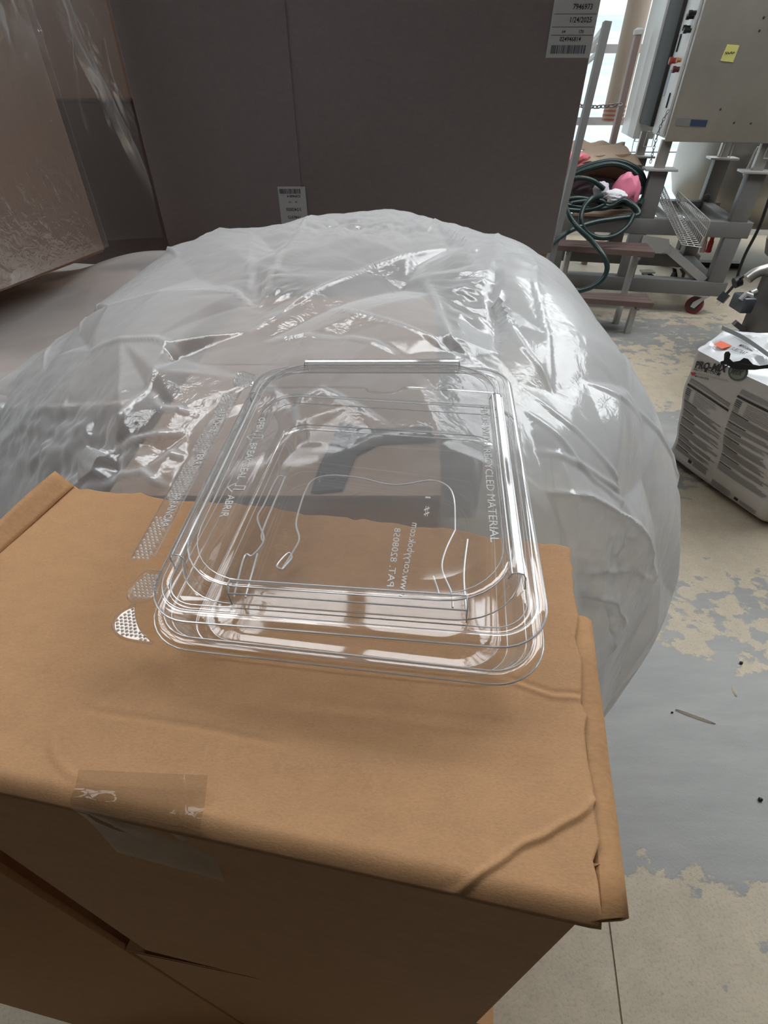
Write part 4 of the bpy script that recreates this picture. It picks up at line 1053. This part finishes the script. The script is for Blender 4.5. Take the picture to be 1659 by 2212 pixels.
mb.build('corrugation', KRAFT_EDGE, ctn)['kind'] = 'stuff'
bx = thing('paper_carton', 'crumpled tan carton with a slumped open top, under the loops of dark hose', 'carton', Vector((1.81, 5.38, .77)), -.15)
rg = np.random.default_rng(5); bm = bmesh.new(); bmesh.ops.create_cube(bm, size=1); bmesh.ops.subdivide_edges(bm, edges=bm.edges[:], cuts=14, use_grid_fill=True)
Vv = np.array([v.co for v in bm.verts]) * np.array((.56, .46, .36)) + np.array((0, 0, .18)); Vv += (crumple(Vv, rg, (9, 20), (.014, .008), .8))[:, None] * np.array((.6, .7, .9)) * (Vv[:, 2:] / .36)
Vv[:, 2] += .03 * np.sin(Vv[:, 0] * 7) * (Vv[:, 2] > .3)
for v, p in zip(bm.verts, Vv): v.co = p
me = bpy.data.meshes.new('body'); bm.to_mesh(me); bm.free(); smooth(me, 25); link('body', me, cardboard('tan_paper', (.50, .36, .26)), bx)
for s, y in ((1, -.24), (-1, .22)):
    g = lerp_grid((-.30, y, .35), (.30, y, .36), (.33, y - .16 * s, .30 + .10 * (s < 0)), (-.31, y - .12 * s, .33 + .1 * (s < 0)), 20, 8); g[:, :, 2] += .012 * np.sin(np.arange(20) * 1.1)[:, None]
    o = grid_mesh('top_flap', g, cardboard('tan_flap', (.50, .37, .27)), bx); md = o.modifiers.new('board', 'SOLIDIFY'); md.thickness = .006
lump('dark_bin_bag', 'dark bag slumped on the stand below the crumpled tan carton', 'bag', MW @ Vector((-1.05, .28, .86)), (.30, .14, .13), plain('dark_plum_plastic', (.045, .03, .035), .35), 31, .3)
lump('pink_plastic_bag', 'crumpled bright pink plastic bag next to the hose on the stand', 'plastic bag', c2y(645, 375, 4.78), (.105, .075, .115), plain('pink_film', (.78, .22, .33), .35, 0, .2, 6, .2, 20), 32, .45)
lump('pink_plastic_bag', 'bit of pink wrap behind the handrail, left of the crumpled tan carton', 'wrap', c2y(270, 160, 5.1), (.14, .09, .06), plain('red_pink_film', (.75, .2, .22), .4), 33, .4)
lump('tissue', 'crumpled white tissue below the pink bag', 'tissue', c2y(560, 415, 4.66), (.085, .06, .05), plain('white_tissue', (.8, .78, .8), .8), 34, .5)
lump('tissue', 'pale lilac scrap of film at the left of the pink bag', 'wrap', c2y(460, 375, 4.72), (.055, .045, .06), plain('lilac_tissue', (.62, .58, .64), .6), 35, .5)
hs = thing('garden_hose', 'dark green hose coiled on the stand and looping down over the ladder', 'hose', Vector((1.75, 4.5, .76)))
def hose(pts, r=.0165):
    P_ = spline([c2y(x, y, Y) - hs.location for x, y, Y in pts], 8); mb = MB(); mb.tube(P_, r, 10); mb.build('hose_loop', HOSEM, hs, 60)
hose([(190, 275, 4.95), (330, 205, 4.95), (520, 160, 4.93), (660, 185, 4.90), (755, 260, 4.88), (775, 380, 4.85), (735, 480, 4.72)], .020)
hose([(190, 300, 4.90), (320, 232, 4.90), (520, 182, 4.88), (650, 210, 4.86), (735, 290, 4.83), (745, 400, 4.80)], .019)
hose([(195, 300, 4.7), (300, 282, 4.68), (400, 300, 4.66), (480, 360, 4.66)], .017)
hose([(190, 440, 4.62), (300, 425, 4.62), (420, 445, 4.62), (520, 485, 4.6), (620, 440, 4.58), (690, 490, 4.56), (728, 545, 4.55)])
hose([(195, 470, 4.6), (330, 495, 4.6), (470, 500, 4.6), (600, 470, 4.6), (690, 480, 4.6)])
hose([(190, 505, 4.58), (350, 515, 4.58), (480, 470, 4.6), (430, 440, 4.6), (250, 460, 4.6)])
hose([(60, 815, 4.0), (130, 735, 4.2), (250, 655, 4.35), (400, 602, 4.42), (560, 575, 4.45), (725, 545, 4.5), (700, 480, 4.55), (640, 440, 4.6)], .018)
hose([(465, 408, 4.58), (390, 430, 4.5), (330, 505, 4.45), (318, 600, 4.4), (370, 680, 4.38), (460, 712, 4.38), (560, 695, 4.38), (650, 625, 4.42), (695, 545, 4.46)], .018)
hose([(205, 480, 4.5), (240, 570, 4.36), (310, 655, 4.25), (390, 730, 4.12), (460, 815, 4.02), (503, 905, 3.98), (485, 985, 3.96), (410, 1055, 3.95), (300, 1092, 3.95), (190, 1090, 3.96), (90, 1060, 3.98)], .018)
# wire cable tray leaning out over the upper rail
wt = thing('wire_basket', 'long galvanised wire basket tipped over the upper rail of the stand', 'basket', c2y(1000, 560, 4.5)); wo = wt.location
E_ = [((905, 330), (1050, 640)), ((880, 440), (1040, 760)), ((985, 470), (1180, 778)), ((1015, 375), (1245, 590))]
ends = [(c2y(*a, 4.95) - wo, c2y(*b, 4.22) - wo) for a, b in E_]
loopA = [e[0] for e in ends]; loopB = [e[1] for e in ends]
def sec(t):
    L_ = [loopA[i].lerp(loopB[i], t) for i in range(4)]; return L_
mb = MB()
for i in range(3):
    for k in range(4 if i == 1 else 3):
        f = k / (3.0 if i != 1 else 3.0)
        a = loopA[i].lerp(loopA[i + 1], f); b = loopB[i].lerp(loopB[i + 1], f); mb.tube([a, b], .0042, 5)
mb.tube([loopA[3], loopB[3]], .005, 5); mb.build('long_wires', STEEL_L, wt)
for k in range(23):
    mb = MB(); mb.tube(sec(k / 22), .0032, 5); mb.build('cross_wire', STEEL_L, wt)
# hanging tool handles
for (pa, pb, col, lab) in (((1212, 705), (1186, 815), (.72, .55, .48), 'pale handle hanging under the upper rail, left of the red one'), ((1262, 705), (1228, 815), (.55, .04, .05), 'red handle hanging under the upper rail near the wire basket')):
    a, b = c2y(*pa, 4.75), c2y(*pb, 4.75); t = thing('tool_handle', lab, 'handle', a)
    mb = MB(); mb.tube(spline([Vector(), (b - a) * .3, (b - a) * .8, b - a], 4), [.016] * 4 + [.021] * 5 + [.023] * 3 + [.016], 10); mb.build('grip', plain('handle_%d' % int(col[0] * 100), col, .45), t, 60)
    mb = MB(); mb.tube([Vector((0, 0, -.005)), Vector((0, 0, .05))], .006, 6); mb.build('hook', STEEL_L, t)
# tank
tk = thing('steel_tank', 'round-bottomed stainless tank behind the stand at the right edge', 'tank', (3.98, 6.25, 0))
mb = MB(); prof = [(.05, .40), (.30, .42), (.55, .47), (.75, .56), (.87, .68), (.93, .84), (.94, 1.0), (.94, 1.19), (.86, 1.22), (.02, 1.235)]
mb.lathe(prof, 56); mb.build('vessel', STEEL, tk, 40)
for a in (200, 290, 20, 110):
    x, y = .78 * math.cos(R(a)), .78 * math.sin(R(a)); MB().box((x - .05, y - .05, 0), (x + .05, y + .05, .9), bev=.006).build('leg', STEEL_D, tk, 40)
p = c2y(1215, 428, 5.5) - tk.location; mb = MB(); mb.tube([p + Vector((.035 * math.cos(a), 0, .035 * math.sin(a))) for a in [2 * math.pi * i / 16 for i in range(17)]], .004, 6); mb.build('ring', STEEL_D, tk)
p = c2y(1548, 180, 5.25) - tk.location
mb = MB(); mb.lathe([(.03, -.10), (.045, -.08), (.03, .0), (.022, .09), (.014, .12), (.001, .12)], 12, Matrix.Translation(p)); mb.build('valve', WHITE, tk, 40)
# power cord
cd = thing('power_cord', 'black power cord with a three-pin plug hanging at the right edge', 'cord', ony(1659, 420, 4.3)); co = cd.location
P_ = [ony(a, b, 4.28) - co for a, b in ((1690, 340), (1668, 410), (1640, 490), (1612, 545), (1598, 580), (1588, 612), (1570, 634))]
mb = MB(); mb.tube(spline(P_, 8), .011, 8); mb.build('cable', BLACK, cd, 60)
a, b = P_[-1], ony(1555, 651, 4.28) - co; dv = (b - a).normalized(); u = dv.orthogonal().normalized(); w = dv.cross(u)
MB().prism([(-.03, -.022), (.03, -.022), (.03, .022), (-.03, .022)], 0, (b - a).length, lambda p, q, h: a + dv * h + w * p + u * q).build('plug', BLACK, cd)
for s, q in ((-.014, 0), (.014, 0), (0, .012)):
    MB().prism([(-.003, -.002), (.003, -.002), (.003, .002), (-.003, .002)], 0, .03, lambda p, r_, h: b + dv * h + w * (p + s) + u * (r_ + q)).build('prong', STEEL_L, cd)
# floor machine at the right edge
fm = thing('floor_machine', 'grey floor machine with a steel spout and motor at the right edge', 'machine', (2.62, 3.42, 0)); fo = fm.location
e0, e1_ = ony(1650, 588, 3.3), ony(1592, 725, 3.3)
dx = (e1_.x - e0.x) / (e1_.z - e0.z)
xb = e0.x - dx * e0.z
MB().prism([(xb, 0.0), (xb + .75, 0), (xb + .75, .70), (e0.x, .70)], 2.80, 3.3, lambda p, q, h: Vector((p, h, q)) - fo).build('housing', plain('grey_housing', (.16, .15, .145), .45, .4), fm)
MB().lathe([(.001, .86), (.20, .87), (.32, .93), (.345, 1.02), (.33, 1.03), (.30, .95), (.001, .90)], 36, Matrix.Translation(Vector((2.86, 3.62, -.215)) - fo)).build('bowl', STEEL_D, fm, 40)
mb = MB(); mb.tube(spline([ony(a, b, 3.28) - fo for a, b in ((1614, 603), (1630, 591), (1648, 584), (1672, 580), (1700, 590))], 8), .032, 14); mb.build('spout', STEEL, fm, 50)
mb = MB(); a = ony(1588, 672, 3.2) - fo; b = ony(1628, 640, 3.2) - fo; mb.box((a.x, a.y - .05, a.z), (b.x, a.y + .09, b.z), bev=.01); mb.build('motor', plain('motor_grey', (.10, .115, .13), .4, .4), fm, 40)
mb = MB(); mb.tube([ony(1600, 648, 3.19) - fo, ony(1612, 636, 3.19) - fo, ony(1622, 640, 3.19) - fo], .018, 8); mb.tube([ony(1622, 634, 3.22) - fo, ony(1634, 628, 3.22) - fo], .02, 10); mb.build('fittings', STEEL_L, fm, 40)
mb = MB(); a = ony(1587, 697, 3.25) - fo; b = ony(1606, 712, 3.25) - fo; mb.tube([a, b, b + Vector((.2, .05, 0))], .022, 4); mb.build('foot', STEEL_D, fm)
mb = MB(); mb.tube([ony(1586, 612, 3.6) - fo, ony(1600, 606, 3.6) - fo], .035, 12); mb.tube([ony(1596, 604, 3.6) - fo, ony(1612, 594, 3.5) - fo], .008, 6); mb.build('knob', BLACK, fm, 50)

# ------------------------------------------------------------------ the bag of growing mix
PB = Vector((1.568, 2.378, 0)); pa = (Vector((1.772, 1.778, 0)) - PB); PWD = pa.length; pa.normalize()
po = Vector((-pa.y, pa.x, 0)); po = po if po.x < 0 else -po          # outward, toward the left of the photo
PH = .64; TH = .36
pm = thing('soil_bag', 'white printed bag of growing mix, torn open at the top, on the floor at right', 'bag', PB + pa * PWD / 2 - po * TH / 2)
SACK = plain('white_sack_film', (.62, .60, .575), .32, 0, .05, 5)
SACKT = plain('white_sack_top', (.74, .75, .76), .25, 0, .04, 9, .25, 30)
def PS(a, z, off=0.0):
    """front of the sack: a across 0..1, z up 0..1"""
    a_, z_ = min(max(a, 0), 1), min(max(z, 0), 1)
    bul = .045 * (math.sin(math.pi * min(max(a, 0), 1)) ** .6) * (math.sin(math.pi * min(max(z * .9 + .05, 0), 1)) ** .7)
    lean = .120 * z_ ** 1.3
    rnd_ = .05 * max(0, (.08 - z_) / .08) ** 2 + .04 * (max(0, (.06 - a_) / .06) ** 2 + max(0, (a_ - .94) / .06) ** 2)
    wob = .006 * math.sin(a * 9 + z * 4) * z + .004 * math.sin(z * 21 + a * 5)
    return PB + pa * (a * PWD + .012 * math.sin(z * 7)) + po * (bul * .7 + lean + wob - rnd_ + off) + Vector((0, 0, z * PH))
nA, nZ = 44, 40
V = []; Fs = []
# front, right side, back, left side as one belt
belt = []
for i in range(nA): belt.append(('f', i / (nA - 1)))
for i in range(1, 12): belt.append(('r', i / 12))
for i in range(nA - 1, -1, -3): belt.append(('b', i / (nA - 1)))
for i in range(1, 12): belt.append(('l', 1 - i / 12))
for k in range(nZ + 1):
    z = k / nZ
    for kind, t in belt:
        if kind == 'f': p = PS(t, z)
        elif kind == 'b': p = PS(t, z); p = p - po * (2 * (p - PB).dot(po) + TH - .07 * z)
        else:
            a = 1 if kind == 'r' else 0
            f = PS(a, z); bk = PS(a, z); bk = bk - po * (2 * (bk - PB).dot(po) + TH - .07 * z)
            p = f.lerp(bk, t) + pa * (1 if a else -1) * .03 * math.sin(math.pi * t) * math.sin(math.pi * min(1, z * .9 + .05))
        V.append(p - pm.location)
nb = len(belt)
for k in range(nZ):
    for i in range(nb): Fs.append((k * nb + i, k * nb + (i + 1) % nb, (k + 1) * nb + (i + 1) % nb, (k + 1) * nb + i))
Fs.append(tuple(range(nb - 1, -1, -1)))
mesh('sack', V, Fs, SACK, pm, 50)
# folded top: front slope up to a ridge, then down to the back edge
def TS(a, t, off=0.0):
    f = PS(a, 1.0); bk = f - po * (2 * (f - PB).dot(po) + TH - .07)
    rg_ = PB + pa * (.015 + (PWD + .01) * a) + po * (-.035 - .05 * a) + Vector((0, 0, .715 + .012 * math.sin(a * 8)))
    p = f.lerp(rg_, t) if t <= 1 else rg_.lerp(bk, t - 1)
    return p
nT, nS = 60, 36
VT = [TS(i / (nT - 1), 2 * k / (nS - 1)) for i in range(nT) for k in range(nS)]
VA = np.array(VT); rg = np.random.default_rng(8)
edge_ = np.tile(np.minimum(1, np.minimum(np.linspace(0, 8, nS), np.linspace(8, 0, nS))), nT)
D_ = np.stack([np.repeat(np.linspace(0, .64, nT), nS), np.tile(np.linspace(0, .4, nS), nT)], 1)
fp = [tuple(x) for x in rg.uniform((-.05, -.05), (.7, .45), (170, 2))]
VA[:, 2] += edge_ * facets(D_, fp, list(rg.normal(0, .009, 170)), [])
FT = [(i * nS + k, (i + 1) * nS + k, (i + 1) * nS + k + 1, i * nS + k + 1) for i in range(nT - 1) for k in range(nS - 1)]
FT += [tuple(range(nS)), tuple((nT - 1) * nS + k for k in range(nS))]
tp = mesh('folded_top', [Vector(v) - pm.location for v in VA], FT, SACKT, pm, 22)
mb = MB(); q_ = [TS(.0 + .9 * i / 20, .80 - .35 * i / 20) + Vector((-.01, -.004, .016)) for i in range(21)]
for p, q in zip(q_[:-1], q_[1:]): mb.add([p - pm.location, q - pm.location, q + Vector((.006, .012, .014)) - pm.location, p + Vector((.006, .012, .014)) - pm.location], [(0, 1, 2, 3)])
mb.build('fold_seam', plain('grey_seam', (.25, .25, .25), .4), pm)
# prints follow the front of the sack
def sack_uv(px, py):
    best = None
    r = ray(px, py); nrm = po
    off = .02
    for _ in range(6):
        t = (PB + po * off - Vector((0, 0, H))).dot(nrm) / r.dot(nrm); p = Vector((0, 0, H)) + r * t
        a = (p - PB).dot(pa) / PWD; z = p.z / PH; off = (PS(a, z) - PB).dot(po)
    return a, z
def sack_poly(mb, pts, off=.0025):
    mb.add([PS(a, z, off) - pm.location for a, z in pts], [tuple(range(len(pts)))])
def sack_strip(mb, a0, a1, z, h, off=.0025, n=8, slope=0.0):
    V = []; 
    for i in range(n + 1):
        a = a0 + (a1 - a0) * i / n; V += [PS(a, z + slope * (a - a0) - h / 2, off) - pm.location, PS(a, z + slope * (a - a0) + h / 2, off) - pm.location]
    mb.add(V, [(2 * i, 2 * i + 2, 2 * i + 3, 2 * i + 1) for i in range(n)])
def sack_text(body, p, q, hpx, mat, name='printed_text', bold=.02, off=.003, top=False):
    """one line of print from pixel p to q (left to right)"""
    A_, B_ = sack_uv(*p), sack_uv(*q)
    V, Fs = text_geo(body, 1.0, 0, bold); w = max(v.x for v in V) - min(v.x for v in V); x0 = min(v.x for v in V)
    ln_px = math.dist(A_, B_)
    out = []
    for v in V:
        t = (v.x - x0) / w
        out.append(PS(A_[0] + (B_[0] - A_[0]) * t, A_[1] + (B_[1] - A_[1]) * t + v.y * hpx, off) - pm.location)
    return mesh(name, out, Fs, mat, pm)
sack_text('PRO-MIX', (1504, 788), (1569, 796), .078, INK, bold=.035)
sack_text('AGTIV', (1501, 797), (1520, 801), .034, INK, bold=.0)
mb = MB(); qa, qb, qc, qd = sack_uv(1524, 797), sack_uv(1556, 805), sack_uv(1554, 811), sack_uv(1521, 803); sack_poly(mb, [qa, qb, qc, qd], .0028); mb.build('printed_band', INK, pm)
sack_text('REACH', (1529, 802), (1549, 807), .026, PAPER, off=.0042)
mb = MB(); sack_poly(mb, [sack_uv(1498, 804), sack_uv(1505, 806), sack_uv(1504, 813), sack_uv(1497, 811)]); mb.build('printed_square', plain('print_red', (.55, .05, .07), .5), pm)
mb = MB()
cc = sack_uv(1591, 802); 
mb.add([PS(cc[0] + .072 * math.cos(2 * math.pi * i / 24), cc[1] + .06 * math.sin(2 * math.pi * i / 24), .0028) - pm.location for i in range(24)], [tuple(range(24))]); mb.build('round_seal', plain('seal_green', (.11, .14, .10), .5), pm)
mb = MB(); mb.add([PS(cc[0] + .058 * math.cos(2 * math.pi * i / 24), cc[1] + .047 * math.sin(2 * math.pi * i / 24), .0036) - pm.location for i in range(24)], [tuple(range(24))]); mb.build('seal_centre', plain('seal_grey', (.25, .27, .24), .5), pm)
sack_text('MYX', (1578, 801), (1601, 805), .05, plain('seal_ink', (.07, .10, .07), .5), bold=.03, off=.0044)
# fine print: paragraphs of thin lines in two columns
rr = random.Random(12)
fine_, bold_ = MB(), MB()
(aL0, zt0), (aL1, _), (aR0, zr0) = sack_uv(1495, 822), sack_uv(1592, 846), sack_uv(1601, 845)
def column(a0, a1, z0):
    z = z0; sl = -.02
    sack_strip(fine_, a0, a1 * .985, z, .030, slope=sl); z -= .040
    sack_strip(bold_, a0 - .005, a1, z, .016, slope=sl); z -= .028
    for i in range(7): 
        sack_strip(bold_ if i < 4 else fine_, a0, a0 + .05, z, .006, slope=sl); sack_strip(fine_, a0 + .09, a0 + .09 + rr.uniform(.15, .26), z, .0045, slope=sl); z -= .0145
    for para in range(7):
        sack_strip(bold_, a0, a0 + rr.uniform(.10, .16), z, .0065, slope=sl); z -= .014
        for i in range(rr.choice((3, 4, 5))):
            if z < .15: break
            sack_strip(fine_, a0, a0 + (a1 - a0) * rr.uniform(.72, 1.0), z, .0075, slope=sl); z -= .0115
        z -= .008
        if z < .17: break
column(aL0, aL1, zt0); column(aR0, min(.97, aR0 + (aL1 - aL0)), zr0)
for (a, z) in ((.24, .125), (.72, .09)):
    sack_strip(bold_, a, a + .035, z, .028); 
    for i in range(4): sack_strip(fine_, a + .05, a + .19, z + .012 - i * .009, .006)
for i in range(6): sack_strip(fine_, .50, .68, .115 - i * .010, .006)
sack_text('PREMIUM GROWING MEDIUM', (1507, 808), (1572, 822), .020, GREYINK, bold=0); sack_text('MYCORRHIZAE', (1505, 814), (1533, 820), .020, INK, bold=.01)
o = fine_.build('fine_print', GREYINK, pm); o['kind'] = 'stuff'; o = bold_.build('bold_print', INK, pm); o['kind'] = 'stuff'
# torn mouth, black inside, with the drooping flap over it
mouth = [(1564, 762), (1567, 757), (1574, 756), (1578, 762), (1576, 772), (1584, 779), (1598, 776), (1606, 770), (1615, 772), (1626, 784), (1640, 787), (1660, 784), (1675, 786), (1675, 792), (1650, 793), (1630, 796), (1600, 796), (1584, 794), (1572, 786), (1558, 784), (1557, 779), (1564, 776)]
mb = MB(); mb.add([PS(*sack_uv(*p), .011) - pm.location for p in mouth], [tuple(range(len(mouth)))])
mb.build('torn_mouth', plain('black_inner_film', (.006, .006, .007), .3), pm)
# orange diamond and print on the folded top
_ta, _tb, _tc = TS(.1, 0), TS(.9, 0), TS(.4, 1.0)
_tn = (_tb - _ta).cross(_tc - _ta).normalized(); _tn = _tn if _tn.z > 0 else -_tn
def top_px(px, py, lift=.012):
    r = ray(px, py); o = _ta + _tn * lift; t = (o - Vector((0, 0, H))).dot(_tn) / r.dot(_tn); return Vector((0, 0, H)) + r * t
mb = MB(); mb.add([top_px(1541, 744) - pm.location, top_px(1557, 736) - pm.location, top_px(1582, 747) - pm.location, top_px(1560, 753) - pm.location], [(0, 1, 2, 3)]); dm = mb.build('printed_diamond', plain('print_orange', (.75, .12, .04), .4), pm)
def top_text(body, p, q, h):
    A_, B_ = top_px(*p, .014), top_px(*q, .014); V, Fs = text_geo(body, 1.0, 0, .01); w = max(v.x for v in V) - min(v.x for v in V); x0 = min(v.x for v in V)
    up = _tn.cross(pa).normalized(); up = up if up.z > 0 else -up
    mesh('printed_text', [A_.lerp(B_, (v.x - x0) / w) + up * v.y * h - pm.location for v in V], Fs, INK, pm)
top_text('SUBSTRAT', (1580, 752), (1612, 764), .028); top_text('MYCORHIZAE', (1598, 745), (1634, 760), .022)

# ------------------------------------------------------------------ litter on the floor
def sliver(a, b, w, label, seed):
    p, q = onz(*a, .004), onz(*b, .004); t = thing('wood_splinter', label, 'splinter', p)
    d = (q - p); n = Vector((-d.y, d.x, 0)).normalized(); mb = MB(); rr = random.Random(seed); N_ = 9; V = []
    for i in range(N_):
        f = i / (N_ - 1); hw = w * (math.sin(math.pi * min(1, f * .9 + .08)) ** .7) * rr.uniform(.8, 1.1)
        c = d * f; V += [c - n * hw - Vector((0, 0, .003)), c + Vector((0, 0, hw * .8)), c + n * hw - Vector((0, 0, .003))]
    Fs = [(3 * i + j, 3 * i + j + 1, 3 * i + j + 4, 3 * i + j + 3) for i in range(N_ - 1) for j in range(2)] + [(3 * i + 2, 3 * i, 3 * i + 3, 3 * i + 5) for i in range(N_ - 1)]
    mesh('shard', V, Fs, plain('splinter_wood_%d' % seed, (.74, .64, .52), .7, 0, .2, 60), t)
sliver((1460, 1532), (1546, 1563), .007, 'long pale wood splinter on the grey floor, right of the front carton', 1)
sliver((1583, 1482), (1592, 1504), .0055, 'short pale wood chip on the grey floor, above the long splinter', 2)
for i, (x, y, r_, lab) in enumerate(((1643, 1727, .006, 'small black crumb on the grey floor at the right edge'), (1452, 1539, .0035, 'tiny dark speck at the left tip of the long splinter'), (1601, 1432, .006, 'dark speck on the floor above the short wood chip'))):
    o = lump('crumb', lab, 'debris', onz(x, y, r_ * .7), (r_, r_ * .8, r_), BLACK, 60 + i, .4)
